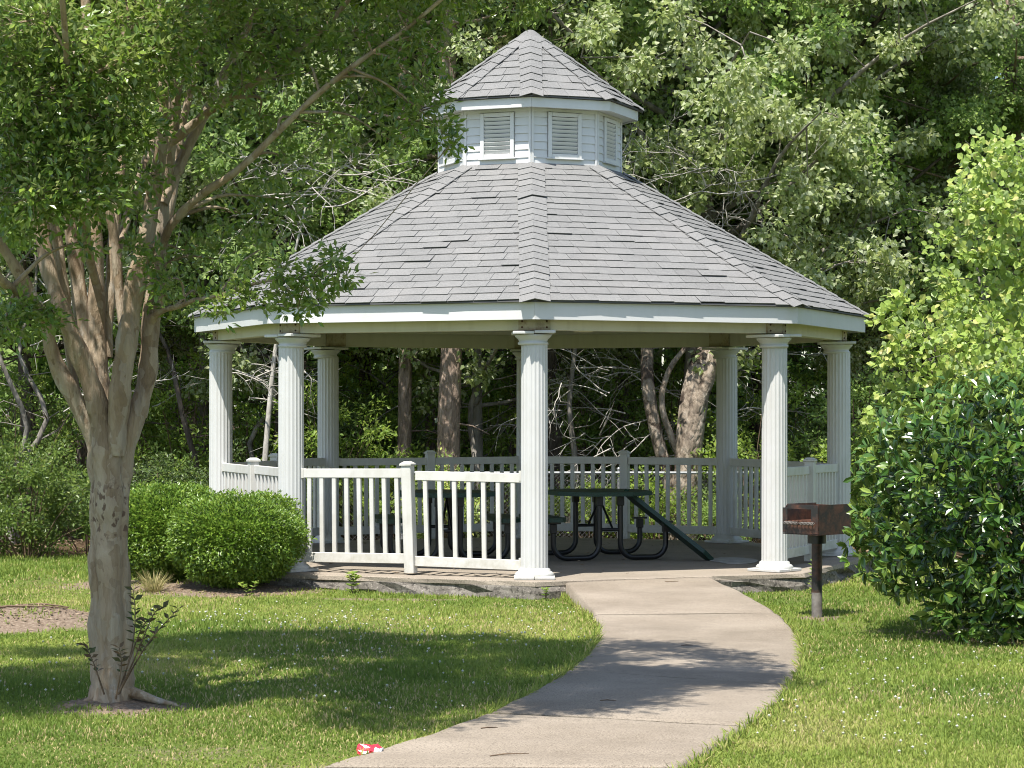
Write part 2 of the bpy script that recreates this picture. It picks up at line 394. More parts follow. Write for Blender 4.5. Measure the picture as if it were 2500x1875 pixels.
SEG = [
 ([(1378, 1419), (1404, 1446), (1430, 1473), (1453, 1499)], [(1722, 1405), (1775, 1428), (1835, 1458), (1893, 1494)]),
 ([(1453, 1499), (1464, 1528), (1459, 1558), (1434, 1594), (1390, 1632)], [(1893, 1494), (1930, 1528), (1952, 1565), (1953, 1612), (1927, 1669)]),
 ([(1390, 1632), (1340, 1664), (1272, 1700), (1195, 1735)], [(1927, 1669), (1898, 1704), (1860, 1738), (1812, 1768)]),
 ([(1195, 1735), (1095, 1773), (985, 1809), (860, 1846), (776, 1871)], [(1812, 1768), (1770, 1798), (1728, 1826), (1690, 1850), (1650, 1870)])]
segs = [([ppt(*p) for p in a], [ppt(*p) for p in b]) for a, b in SEG]
zl = path_z(-15)
segs.append(([segs[3][0][-1], Vector((-2.05, -15.6, zl)), Vector((-3.2, -17.6, zl)), Vector((-4.6, -20.5, zl))],
             [segs[3][1][-1], Vector((-.35, -15.9, zl)), Vector((-1.45, -18.0, zl)), Vector((-2.9, -21.0, zl))]))
EL = smoothline([p for s in segs for p in s[0][:-1]] + [segs[-1][0][-1]], 5)
ER = smoothline([p for s in segs for p in s[1][:-1]] + [segs[-1][1][-1]], 5)
PP = np.array([(p.x, p.y) for p in EL] + [(p.x, p.y) for p in ER][::-1])
def inside(poly, x, y):
    x = np.asarray(x); y = np.asarray(y); r = np.zeros(x.shape, bool)
    for i in range(len(poly)):
        x1, y1 = poly[i - 1]; x2, y2 = poly[i]
        if y1 == y2: continue
        r ^= ((y1 > y) != (y2 > y)) & (x < (x2 - x1) * (y - y1) / (y2 - y1) + x1)
    return r

def oct_pts(r, z=0.0, phi=0.25):
    return [Vector((r * math.cos(math.radians(-90 + phi + 45 * i)), r * math.sin(math.radians(-90 + phi + 45 * i)), z)) for i in range(8)]
R_COL, R_SLAB = 3.5, 3.88
SLABP = np.array([(p.x, p.y) for p in oct_pts(R_SLAB)])

GZ = -0.165
MOUND = W(45, 1340, 19.2)
TREE = W(240, 1520, 13.9)
BUSHES = [(-2.96, -3.02), (-3.80, -2.20)]
GRILL = (2.50, -5.60)
def gh(x, y):
    x = np.asarray(x, float); y = np.asarray(y, float)
    z = GZ + .05 * (nz1(x * .35 + 3, y * .35) - .5) + .015 * (nz2(x * 1.7, y * 1.7) - .5)
    z = z + .17 * np.exp(-(((x - MOUND.x) / .75) ** 2 + ((y - MOUND.y) / .55) ** 2))
    z = z + .05 * np.exp(-(((x - TREE.x) / .35) ** 2 + ((y - TREE.y) / .35) ** 2))
    z = z + .06 * np.exp(-(((x + 3.2) / 1.3) ** 2 + ((y + 2.7) / .8) ** 2))
    return z
def dirt(x, y):
    e = lambda cx, cy, rx, ry, p=2: np.exp(-(((x - cx) / rx) ** 2 + ((y - cy) / ry) ** 2) ** (p / 2))
    d = (.55 + .8 * nz2(x * 2.6 + 1, y * 2.6)) * e(MOUND.x, MOUND.y, 1.15, .95, 4)
    d = np.maximum(d, (.6 + .6 * nz3(x * 4, y * 4)) * e(TREE.x + .1, TREE.y - .1, .52, .48, 3))
    d = np.maximum(d, 1.0 * e(-3.05, -3.1, 1.05, .85, 4)); d = np.maximum(d, .9 * e(-4.1, -2.3, .9, .9, 4))
    d = np.maximum(d, .62 * e(-1.4, -3.95, 1.2, .2, 3))
    d = np.maximum(d, .75 * e(GRILL[0] + .02, GRILL[1] - .1, .32, .28, 3)); d = np.maximum(d, .55 * e(3.0, -6.9, .6, .35))
    d = np.maximum(d, .8 * e(4.3, -7.3, 1.6, 1.1, 4))
    d = np.maximum(d, .55 * e(2.05, -6.6, .18, .7)); d = np.maximum(d, .5 * e(-1.9, -13.6, .8, .5))
    d = np.maximum(d, .55 * e(-1.35, -14.1, .7, .35))
    d = np.maximum(d, .42 * (nz3(x * .8 + 9, y * .8) > .78))
    return d
def wood(x, y):
    k = np.clip((y - 1.6 - .25 * np.sin(x * .9)) / 1.0, 0, 1)
    return np.where(np.abs(x) < 3.8, np.clip((y - 4.1) / .6, 0, 1), k)

def make_ground():
    xs = np.concatenate([[-600, -300, -120, -60, -34, -20, -14], np.linspace(-10, 10, 221), [14, 20, 34, 60, 120, 300, 600]])
    ys = np.concatenate([[-600, -200, -80, -44, -30, -22], np.linspace(-18, 7, 276), [9, 12, 16, 22, 34, 60, 120, 300, 600]])
    X, Y = np.meshgrid(xs, ys); V = np.stack([X, Y, gh(X, Y)], -1).reshape(-1, 3)
    nx, ny = len(xs), len(ys); i = np.arange(nx * ny).reshape(ny, nx)
    Fc = np.stack([i[:-1, :-1], i[:-1, 1:], i[1:, 1:], i[1:, :-1]], -1).reshape(-1, 4)
    m = mesh_np('ground', V, Fc, smooth=True)
    for nm, fn in (('dirt', dirt), ('wood', wood)):
        a = m.attributes.new(nm, 'FLOAT', 'POINT'); a.data.foreach_set('value', fn(V[:, 0], V[:, 1]).astype(np.float32))
    o = link('ground', m, M['ground']); o['kind'] = 'structure'
make_ground()

path = link('path', None); path['kind'] = 'structure'
for si, (L, R) in enumerate(segs):
    A, B = smoothline(L, 6), smoothline(R, 6); k = len(A); nx = 9
    b = MB(); V = []; g = 0.034
    for i in range(k):
        t = i / (k - 1)
        a, c = A[i].copy(), B[i].copy()
        fwd = ((A[min(i + 1, k - 1)] - A[max(i - 1, 0)]) + (B[min(i + 1, k - 1)] - B[max(i - 1, 0)])).normalized()
        if i == 0: a += fwd * g; c += fwd * g
        if i == k - 1: a -= fwd * g; c -= fwd * g
        edge = .010 if 0 < i < k - 1 else .016
        row = []
        jl, jr = random.uniform(-.007, .007), random.uniform(-.007, .007)
        ax = (c - a).normalized()
        us = [0, 0, .018, .25, .5, .75, .982, 1, 1]
        for j, u in enumerate(us):
            p = a.lerp(c, u)
            if j <= 1: p += ax * jl
            if j >= 7: p += ax * jr
            if j in (0, 8): p.z -= .2
            elif j in (1, 7): p.z -= edge
            else: p.z -= (0 if 0 < i < k - 1 else .010 + random.uniform(-.004, .004))
            p.z += .004 * math.sin(i * .9 + si) * (0 < j < 8)
            row.append(p)
        V += row
    fs = [(i * nx + j, (i + 1) * nx + j, (i + 1) * nx + j + 1, i * nx + j + 1) for i in range(k - 1) for j in range(nx - 1)]
    fs = [f for f in fs]
    b.add(V, fs, 0, True)
    b.add([V[j] for j in range(nx)], [list(range(nx))]); b.add([V[(k - 1) * nx + j] for j in range(nx)], [list(range(nx))[::-1]])
    b.build('path_slab', M['path'], path)

# ------------------------------------------------------------------ gazebo
gz = thing('gazebo', 'white octagonal gazebo with grey shingled roof and louvred cupola on a concrete slab', 'gazebo')
PHI = 0.25
OC, TAN = oct_pts, math.tan(math.radians(22.5))
def face_axes(j):
    a = math.radians(-90 + PHI + 45 * j + 22.5)
    n = Vector((math.cos(a), math.sin(a), 0)); return n, Vector((-n.y, n.x, 0))   # outward normal, tangent

# slab and footing
sb = MB(); top = []; rs = np.random.default_rng(3)
o_pts = oct_pts(R_SLAB)
for i in range(8):
    for k in range(14): top.append(o_pts[i].lerp(o_pts[(i + 1) % 8], k / 14))
nn = len(top); ring = []
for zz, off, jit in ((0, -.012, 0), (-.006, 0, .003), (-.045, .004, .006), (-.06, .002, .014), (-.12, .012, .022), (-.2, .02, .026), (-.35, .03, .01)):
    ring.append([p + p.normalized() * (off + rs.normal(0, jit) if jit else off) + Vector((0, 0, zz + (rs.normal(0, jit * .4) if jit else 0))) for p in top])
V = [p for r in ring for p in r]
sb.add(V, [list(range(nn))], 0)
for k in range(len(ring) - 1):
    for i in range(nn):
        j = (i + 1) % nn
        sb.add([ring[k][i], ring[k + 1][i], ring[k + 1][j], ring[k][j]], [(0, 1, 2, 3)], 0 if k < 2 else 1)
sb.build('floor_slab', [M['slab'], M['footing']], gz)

# columns
SH = 2.30
def column_mesh():
    b = MB(); n = 120; prof = [(.06, 1.02), (.10, 1.0), (2.25, .965), (2.30, .965)]; V = []
    for z, s in prof:
        for i in range(n):
            a = 2 * PI * i / n; ph = (i % 6) / 6
            fl = 0.0055 if (z > .07 and z < 2.28) else 0.004
            r = .134 * s - fl * (1.0 if 2 <= i % 6 <= 4 else (0.35 if i % 6 in (1, 5) else 0))
            V.append((r * math.cos(a), r * math.sin(a), z))
    fs = [(k * n + i, k * n + (i + 1) % n, (k + 1) * n + (i + 1) % n, (k + 1) * n + i) for k in range(3) for i in range(n)]
    b.add(V, fs, 0, False); return b.mesh('column')
def capital_mesh():
    b = MB()
    b.lathe([(.132, 2.285), (.150, 2.292), (.150, 2.312), (.138, 2.318), (.146, 2.340), (.176, 2.368), (.186, 2.388), (.120, 2.389)], 20)
    for s, dz in ((-1, 0), (1, .006)):
        b.box((s * .1045, 0, 2.405 + dz), (.205, .41, .028), bev=.004)
    return b.mesh('capital')
def base_mesh():
    b = MB()
    b.lathe([(.19, .030), (.192, .052), (.172, .070), (.158, .074), (.155, .096), (.130, .110)], 24)
    for s in (-1, 1): b.box((s * .1005, 0, .0175), (.198, .40, .030), bev=.005)
    return b.mesh('column_base')
cm, kpm, bm_ = column_mesh(), capital_mesh(), base_mesh()
for m_ in (cm, kpm, bm_): m_.materials.append(M['vinyl'])
C = oct_pts(R_COL)
for i in range(8):
    c = link('column', cm, None, gz); c.location = C[i] + Vector((0, 0, .0)); c.rotation_euler = (0, 0, math.radians(45 * i + 4 * math.sin(i * 2.2)))
    k = link('capital', kpm, None, c); k.rotation_euler = (math.radians(random.uniform(-.8, .8)), math.radians(random.uniform(-.8, .8)), math.radians(random.uniform(-3, 3)))
    link('column_base', bm_, None, c)

# beams, brackets, ceiling, soffit, fascia
ZB0, ZB1 = 2.432, 2.640
AP = R_COL * math.cos(math.radians(22.5))
def ring_board(j, ap_in, ap_out, z0, z1, name, mat, parent=gz, trim=0.0):
    n, t = face_axes(j); b = MB(); P = []
    for z in (z0, z1):
        for ap, s in ((ap_in, -1), (ap_in, 1), (ap_out, 1), (ap_out, -1)):
            P.append(n * ap + t * s * (ap * TAN - trim) + Vector((0, 0, z)))
    b.add(P, [(0, 1, 2, 3), (7, 6, 5, 4), (0, 4, 5, 1), (1, 5, 6, 2), (2, 6, 7, 3), (3, 7, 4, 0)])
    return b.build(name, mat, parent)
R_EAVE = 3.80; APE = R_EAVE * math.cos(math.radians(22.5))
for j in range(8):
    ring_board(j, AP - .07, AP + .07, ZB0, ZB1, 'beam', M['beam'], trim=.001)
    ring_board(j, APE - .03, APE, 2.528, 2.694, 'fascia_board', M['paint'], trim=.0012)
    ring_board(j, AP + .0725, APE - .0325, 2.545, 2.557, 'soffit_board', M['ceil'], trim=.002)
cb = MB(); cb.prism([(p.x, p.y) for p in oct_pts(3.38)], 2.60, 2.615); cb.build('ceiling', M['ceil'], gz)
for i in range(8):
    b = MB(); p = C[i]; nL, tL = face_axes((i - 1) % 8); nR, tR = face_axes(i)
    r0 = (AP + .073) / math.cos(math.radians(22.5)); r1 = (AP + .085) / math.cos(math.radians(22.5))
    u = p.normalized(); w = .17
    inn = [u * r0 - tL * w, u * r0, u * r0 + tR * w]; out = [u * r1 - tL * w, u * r1, u * r1 + tR * w]
    Z = lambda q, z: Vector((q.x, q.y, z))
    for k in (0, 1):
        P = [Z(inn[k], 2.434), Z(inn[k + 1], 2.434), Z(out[k + 1], 2.434), Z(out[k], 2.434), Z(inn[k], 2.545), Z(inn[k + 1], 2.545), Z(out[k + 1], 2.545), Z(out[k], 2.545)]
        fs = [(0, 1, 2, 3), (7, 6, 5, 4), (3, 2, 6, 7), (1, 0, 4, 5)] + ([(0, 3, 7, 4)] if k == 0 else [(1, 5, 6, 2)])
        b.add(P, fs)
    br = b.build('corner_bracket', M['bracket'], gz); b = MB()
    r2 = (AP - .073) / math.cos(math.radians(22.5)); r3 = (AP - .085) / math.cos(math.radians(22.5))
    a_, c_, e_ = u * r3 - tL * w, u * r3, u * r3 + tR * w; a2, c2, e2 = u * r2 - tL * w, u * r2, u * r2 + tR * w
    for q0, q1, q2, q3 in ((a_, c_, c2, a2), (c_, e_, e2, c2)):
        P = [Z(q0, 2.436), Z(q1, 2.436), Z(q2, 2.436), Z(q3, 2.436), Z(q0, 2.598), Z(q1, 2.598), Z(q2, 2.598), Z(q3, 2.598)]
        b.add(P, [(0, 1, 2, 3), (7, 6, 5, 4), (0, 4, 5, 1), (1, 5, 6, 2), (2, 6, 7, 3), (3, 7, 4, 0)])
    b.build('inner_bracket', M['bracket'], gz); bb = MB()
    for s, t_ in ((-1, tL), (1, tR)):
        for z in (2.46, 2.52):
            nf = nL if s < 0 else nR
            q = u * r1 + t_ * s * .13; bb.tube([Vector((q.x, q.y, z)) - nf * .002, Vector((q.x, q.y, z)) + nf * .008], [.011, .009], 6)
    bb.build('bolt', M['rust'], br)
b = MB(); n, t = face_axes(0); q = n * (AP - .20) - t * .72
b.box((q.x, q.y, 2.47), (.17, .12, .085), rz=math.radians(22), bev=.008); b.box((q.x, q.y, 2.555), (.06, .06, .086))
b.build('light_fixture', M['beam'], gz)

# shingled roofs -------------------------------------------------
shingles = []     # (verts(8), v, screen area)
def proj(p):
    d = p.y - CY; return (1250 + (p.x - CX) * F / d, HY - (p.z - CZ) * F / d, d)
def roof_faces(parent_r0, z0, r1, z1, rows, wid, seed):
    rg = np.random.default_rng(seed); out = []
    cs = math.cos(math.radians(22.5))
    for j in range(8):
        n, t = face_axes(j)
        a0, a1 = parent_r0 * cs, r1 * cs
        sl_ = math.hypot(a0 - a1, z1 - z0)
        up = (n * (a1 - a0) + Vector((0, 0, z1 - z0))) / sl_
        nn_ = t.cross(up).normalized()
        if nn_.z < 0: nn_ = -nn_
        base = n * a0 + Vector((0, 0, z0)); e = sl_ / rows
        hw = lambda v: max(0.0, (a0 + (a1 - a0) * v / sl_) * TAN)
        off0 = rg.uniform(0, wid)
        for r in range(rows):
            v0 = r * e; hv = hw(v0); u = -hv - (off0 + (r % 2) * wid * .5 + rg.uniform(-.02, .02)) % wid
            lift_ph = rg.uniform(0, 6); v1 = min(v0 + 1.28 * e, sl_)
            while u < hv:
                w = wid * rg.uniform(.9, 1.1); ua, ub = max(u, -hv), min(u + w, hv); u += w
                if ub - ua < .03: continue
                g = .0022; ua += g; ub -= g
                wl = .004 * math.sin(lift_ph + ua * 2.1); lf = .0125 + .005 * rg.random() + (.014 * rg.random() if rg.random() < .12 else 0)
                dl = rg.uniform(-.006, .006); dr = dl + rg.uniform(-.005, .005)
                c1 = lambda q: max(-hw(v1), min(hw(v1), q))
                pt = lambda uu, vv, h: base + t * uu + up * vv + nn_ * h
                h1 = lf - .0075 * 1.28
                P = [pt(ua, v0 + dl + wl, lf - .006), pt(ub, v0 + dr + wl, lf - .006 + .003 * rg.random()), pt(c1(ub), v1, .001), pt(c1(ua), v1, .001),
                     pt(ua, v0 + dl + wl, lf), pt(ub, v0 + dr + wl, lf + .003 * rg.random()), pt(c1(ub), v1, .0055), pt(c1(ua), v1, .0055)]
                cen = (P[4] + P[5] + P[6] + P[7]) / 4
                view = (Vector((CX, CY, CZ)) - cen).normalized(); fac = view.dot(nn_)
                vis = fac * (ub - ua) * e / (cen - Vector((CX, CY, CZ))).length ** 2
                out.append((P, float(np.clip(rg.normal(.5, .22), 0, 1)), vis))
    return out
SF = [(4, 5, 6, 7), (0, 1, 5, 4), (1, 2, 6, 5), (2, 3, 7, 6), (3, 0, 4, 7), (3, 2, 1, 0)]
def hip_caps(r0, z0, r1, z1, count, w, parent, seed):
    rg = np.random.default_rng(seed)
    for i in range(8):
        a = OC(1)[i]; p0 = a * r0 + Vector((0, 0, z0)); p1 = a * r1 + Vector((0, 0, z1))
        L = (p1 - p0).length; up = (p1 - p0) / L; e = L / count
        side = Vector((-a.y, a.x, 0))
        # fold follows the two neighbouring slopes
        cs = math.cos(math.radians(22.5)); slope = (z1 - z0) / ((r0 - r1) * cs)
        drop = w * math.sin(math.radians(22.5)) * slope * 1.0
        nv = side.cross(up).normalized(); nv = nv if nv.z > 0 else -nv
        for k in range(count):
            s0 = k * e; s1 = min(s0 + e * 1.25, L); ww = w * rg.uniform(.94, 1.05); lf = .021 + .005 * rg.random(); tw = rg.uniform(-.012, .012)
            if i == 0 and r0 > 2 and k == count - 6: ww *= 1.12; tw = .03; lf += .012
            P = []
            for s, h in ((s0, lf), (s1, .013)):
                for dz in (-.007, 0):
                    for sd in (-1, 0, 1):
                        P.append(p0 + up * (s + (tw * sd if s == s0 else 0)) + side * sd * ww + Vector((0, 0, -drop * abs(sd) + .0)) + nv * (h + dz))
            fs = [(3, 4, 10, 9), (4, 5, 11, 10), (0, 1, 4, 3), (1, 2, 5, 4), (0, 3, 9, 6), (5, 2, 8, 11), (1, 0, 6, 7), (2, 1, 7, 8), (9, 10, 7, 6), (10, 11, 8, 7)]
            m = mesh_np('hip_cap', [tuple(q) for q in P], fs, [float(np.clip(rg.normal(.55, .2), 0, 1))] * 12)
            link('hip_cap', m, M['shingle'], parent)
def shell(name, r0, z0, r1, z1, mat, close=True):
    b = MB(); A, B = OC(r0, z0), OC(r1, z1) if r1 > 0 else [Vector((0, 0, z1))] * 8
    for i in range(8):
        k = (i + 1) % 8; b.add([A[i], A[k], B[k], B[i]] if r1 > 0 else [A[i], A[k], B[i]], [(0, 1, 2, 3)] if r1 > 0 else [(0, 1, 2)])
    lo = [p - Vector((0, 0, .012)) for p in A]; 
    for i in range(8): k = (i + 1) % 8; b.add([A[k], A[i], lo[i], lo[k]], [(0, 1, 2, 3)])
    b.add(lo, [list(range(8))[::-1]])
    return b.build(name, mat, gz)
R0, Z0, R1, Z1 = 3.84, 2.708, 1.03, 4.335
roof = shell('roof', R0, Z0, R1, Z1, M['felt'])
CR0, CZ0, CZ1 = 1.262, 5.045, 5.935
croof = shell('cupola_roof', CR0, CZ0, 0, CZ1, M['felt'])
allsh = [(s, roof) for s in roof_faces(R0, Z0, R1, Z1, 22, .275, 1)] + [(s, croof) for s in roof_faces(CR0, CZ0, 0.06, CZ1 - .04, 9, .27, 2)]
allsh.sort(key=lambda q: -q[0][2])
for (P, v, a), par in allsh[:300]:
    link('shingle', mesh_np('shingle', [tuple(q) for q in P], SF, [v] * 8), M['shingle'], par)
for par in (roof, croof):
    rest = [s for s, p in allsh[300:] if p is par]
    V = np.array([[tuple(q) for q in s[0]] for s in rest]).reshape(-1, 3)
    Fc = (np.array(SF)[None] + 8 * np.arange(len(rest))[:, None, None]).reshape(-1, 4)
    o = link('shingles', mesh_np('shingles', V, Fc, np.repeat([s[1] for s in rest], 8)), M['shingle'], par); o['kind'] = 'stuff'
hip_caps(R0 + .01, Z0, R1 + .02, Z1, 22, .146, roof, 4)
hip_caps(CR0 + .01, CZ0, .10, CZ1 - .05, 9, .125, croof, 5)
b = MB(); b.lathe([(.17, CZ1 - .085), (.10, CZ1 - .025), (.045, CZ1 + .012), (0.001, CZ1 + .022)], 8); b.build('apex_cap', M['shingle'], croof)
# flashing course where the roof meets the cupola
b = MB(); A, B = OC(1.20, 4.262), OC(1.05, 4.352)
for i in range(8): k = (i + 1) % 8; b.add([A[i], A[k], B[k], B[i]], [(0, 1, 2, 3)])

# cupola
RC = 1.036; APC = RC * math.cos(math.radians(22.5)); HWC = APC * TAN
cu = MB(); cu.prism([(p.x, p.y) for p in OC(RC - .02)], 4.20, 4.985); cup = cu.build('cupola', M['paint'], gz)
ZC0, NB = 4.335, 7; BH = .0885
for j in range(8):
    n, t = face_axes(j)
    Mx = Matrix(((t.x, n.x, 0, n.x * APC), (t.y, n.y, 0, n.y * APC), (0, 0, 1, 0), (0, 0, 0, 1)))
    def board(x0, x1, z0, z1):
        b = MB(); P = [(x0, -.0165, z0), (x1, -.0165, z0), (x1, -.0165, z1), (x0, -.0165, z1), (x0, .004, z0), (x1, .004, z0), (x1, -.007, z1), (x0, -.007, z1)]
        b.add([Mx @ Vector(p) for p in P], [(0, 1, 2, 3), (7, 6, 5, 4), (0, 4, 5, 1), (2, 6, 7, 3), (1, 5, 6, 2), (3, 7, 4, 0)])
        b.build('siding_board', M['paint'], cup)
    board(-HWC + .03, HWC - .03, ZC0 - .06, ZC0 + .062)
    for k in range(NB):
        z0 = ZC0 + .063 + k * BH; z1 = min(z0 + BH - .001, 4.98)
        for s in (-1, 1):
            x0, x1 = sorted((s * .206, s * (HWC - .03))); board(x0, x1, z0, z1)
    for s in (-1, 1):
        b = MB(); b.box((s * (HWC - .0155), -.004, 4.63), (.027, .03, .70), M=Mx, bev=.003); b.build('corner_trim', M['paint'], cup)
    ring_board(j, APC - .018, APC + .010, 4.905, 4.935, 'frieze_board', M['paint'], cup, trim=.003)
    # louvred vent: frame with slats
    vz0, vz1, vw = 4.402, 4.898, .200
    b = MB()
    for s in (-1, 1): b.box((s * (vw - .0225), .008, (vz0 + vz1) / 2), (.045, .03, vz1 - vz0), M=Mx, bev=.004)
    b.box((0, .008, vz1 - .0225), (2 * vw - .092, .028, .045), M=Mx, bev=.004)
    b.box((0, .008, vz0 + .0225), (2 * vw - .092, .028, .045), M=Mx, bev=.004)
    b.box((0, .014, vz0 - .008), (2 * vw + .03, .045, .014), M=Mx, bev=.003)
    b.box((0, -.0085, (vz0 + vz1) / 2), (2 * vw - .092, .003, vz1 - vz0 - .092), M=Mx, mi=1)
    vent = b.build('vent', [M['paint'], M['dark']], gz)
    ns = 9; pz = (vz1 - vz0 - .095) / ns
    for k in range(ns):
        z = vz0 + .0475 + (k + .5) * pz
        b = MB(); b.box((0, 0, 0), (2 * vw - .094, .006, .040), M=Mx @ Matrix.Translation((0, .006, z)) @ Matrix.Rotation(math.radians(-30), 4, 'X'))
        b.build('slat', M['paint'], vent)
CAPE = 1.225 * math.cos(math.radians(22.5))
for j in range(8):
    ring_board(j, CAPE - .022, CAPE, 4.925, 5.028, 'cupola_fascia', M['paint'], trim=.001)
    ring_board(j, APC - .01, CAPE - .024, 4.938, 4.946, 'cupola_soffit', M['paint'], trim=.002)

# railings: seven sides, the front right side is the entrance
def bx(d, bev=.004):
    b = MB(); b.box((0, 0, 0), d, bev=bev); return b
SP = 2 * R_COL * math.sin(math.radians(22.5)) / 2 - .125
bal = bx((.045, .036, .80)).mesh('baluster'); bal.materials.append(M['rail'])
for j in range(1, 8):
    n, t = face_axes(j); rl = link('railing', None, None, gz)
    ang = math.atan2(t.y, t.x)
    rl.location = n * (AP + .0); rl.rotation_euler = (0, 0, ang)
    rg = random.Random(j); lean = math.radians({7: 2.0}.get(j, rg.uniform(-.8, .8)))
    nb = {7: (8, 7)}.get(j, (8, 8)); outw = -1   # local -y points outward
    px = {7: .015}.get(j, rg.uniform(-.03, .03))
    # local +x runs along t; the face's own left end as seen from outside is -x
    for side, cnt in ((-1, nb[0]), (1, nb[1])):
        x0, x1 = (-SP, px - .05) if side < 0 else (px + .05, SP)
        dz0, dz1 = ((0, .012) if side < 0 else (.0, -.012)) if j == 7 else (rg.uniform(-.008, .008), rg.uniform(-.008, .008))
        for z, h, dpt, nm in ((1.005, .092, .046, 'top_rail'), (.150, .100, .046, 'bottom_rail')):
            o = bx((x1 - x0, dpt, h)).build(nm, M['rail'], rl)
            o.location = ((x0 + x1) / 2, 0, z + (dz0 + dz1) / 2 - (.01 if side > 0 and j == 7 else 0)); o.rotation_euler = (0, -math.atan2(dz1 - dz0, x1 - x0), 0)
        for k in range(cnt):
            x = x0 + (x1 - x0) * (k + .62 if side < 0 else k + .72) / (cnt + .35)
            o = link('baluster', bal, None, rl); o.location = (x, 0, .575)
            lk = (k / cnt if side < 0 else 1 - k / cnt)
            o.rotation_euler = (0, -lean * lk * .75 + rg.uniform(-.004, .004), 0)
        for s in (x0, x1):
            if abs(abs(s) - SP) < 1e-6:
                for z in (1.005, .150):
                    o = bx((.03, .054, .098), .002).build('rail_bracket', M['rail'], rl); o.location = (s - math.copysign(.016, s), 0, z)
    o = bx((.105, .105, 1.075), .006).build('newel_post', M['rail'], rl)
    # the leaning post pivots about its foot
    o.location = (px - math.sin(lean) * .54 + .0, -.012, .555); o.rotation_euler = (0, -lean, 0)
    b = MB(); b.box((0, 0, .012), (.128, .128, .022), bev=.003)
    b.add([(-.058, -.058, .024), (.058, -.058, .024), (.058, .058, .024), (-.058, .058, .024), (-.03, -.03, .044), (.03, -.03, .044), (.03, .03, .044), (-.03, .03, .044)],
          [(4, 5, 6, 7), (0, 1, 5, 4), (1, 2, 6, 5), (2, 3, 7, 6), (3, 0, 4, 7)])
    cpo = b.build('post_cap', M['rail'], rl); cpo.location = (px - math.sin(lean) * 1.08, -.012, 1.092); cpo.rotation_euler = (0, -lean, 0)

# ------------------------------------------------------------------ picnic tables
def arc_u(x_in, x_out, y, zi, zo, r=.15):
    P = [(x_in, y, zi), (x_in, y, r + .033)]
    s = 1 if x_out > x_in else -1
    for k in range(1, 7): a = k / 6 * PI / 2; P.append((x_in + s * r * (1 - math.cos(a)), y, .033 + r * (1 - math.sin(a))))
    for k in range(0, 7): a = k / 6 * PI / 2; P.append((x_out - s * r * (1 - math.sin(a)), y, .033 + r * (1 - math.cos(a))))
    P.append((x_out, y, zo)); return P
def table(loc, rz, label, seat_sides):
    t = thing('picnic_table', label, 'picnic table', loc, 'steel picnic tables under the gazebo roof'); t.rotation_euler = (0, 0, rz)
    w, l, c = .54, .60, .30
    poly = [(-w + c, -l), (w - c, -l), (w, -l + c), (w, l - c), (w - c, l), (-w + c, l), (-w, l - c), (-w, -l + c)]
    b = MB(); b.prism(poly, .705, .752)
    b.build('tabletop', M['green'], t)
    for sx in (-1, 1):
        for sy in (-1, 1):
            b = MB(); b.tube(arc_u(sx * .12, sx * .64, sy * .48, .70, .40), .030, 10); b.build('leg', M['blackmetal'], t)
            b = MB(); b.box((0, 0, 0), (.072, .072, .10), bev=.004); o = b.build('leg_socket', M['blackmetal'], t); o.location = (sx * .12, sy * .48, .652)
            b = MB(); b.box((0, 0, -.05), (.07, .07, .10), bev=.004); b.box((0, 0, .0125), (.16, .05, .022)); o = b.build('seat_bracket', M['blackmetal'], t); o.location = (sx * .64, sy * .48, .405)
    for sy in (-1, 1):
        b = MB(); b.tube([(-.12, sy * .48, .34), (.12, sy * .48, .34)], .018, 8); b.build('crossbar', M['blackmetal'], t)
    b = MB(); b.tube([(.03, -.48, .35), (.03, .1, .70)], .014, 6); b.tube([(.03, .48, .35), (.03, -.05, .70)], .014, 6); b.build('brace', M['blackmetal'], t)
    for sx in seat_sides:
        b = MB(); seat_poly = [(-.14 + .07, -.62), (.14 - .07, -.62), (.14, -.50), (.14, .50), (.07, .62), (-.07, .62), (-.14, .50), (-.14, -.50)]
        b.prism(seat_poly, -.0225, .0225); o = b.build('seat', M['green'], t); o.location = (sx * .64, 0, .453)
    return t
table((.75, -.42, .002), math.radians(14), 'dark green picnic table with its right seat missing, near the entrance', (-1,))
table((-.95, -.72, .002), math.radians(8), 'dark picnic table behind the white railing with both seats on', (-1, 1))
b = MB(); pl = [(-.07, -.62), (.07, -.62), (.14, -.50), (.14, .50), (.07, .62), (-.07, .62), (-.14, .50), (-.14, -.50)]
b.prism(pl, -.0225, .0225)
pA, pB = Vector((1.10, -.62, .70)), Vector((1.93, -.86, .045))
fs = thing('detached_seat', 'detached green seat plank sloping from table edge down to the floor', 'bench seat', (pA + pB) / 2, None, b.mesh('detached_seat'), M['green'])
yv = (pA - pB).normalized(); xv = Vector((0.25, -1, 0.0)); xv = (xv - yv * xv.dot(yv)).normalized(); zv = xv.cross(yv)
fs.matrix_world = Matrix.Translation((pA + pB) / 2) @ Matrix((xv, yv, zv)).transposed().to_4x4()
# flat sheet of cardboard on the floor
b = MB(); P = []; k = 12
for i in range(k): a = 2 * PI * i / k; P.append((.26 * math.cos(a) * random.uniform(.8, 1.1), .5 * math.sin(a) * random.uniform(.8, 1.1)))
b.prism(P, 0.003, .014); cd = thing('cardboard_sheet', 'flat torn grey sheet lying on gazebo floor behind front right column', 'cardboard', (2.22, -.95, 0), None, b.mesh('cardboard_sheet'), M['card'])

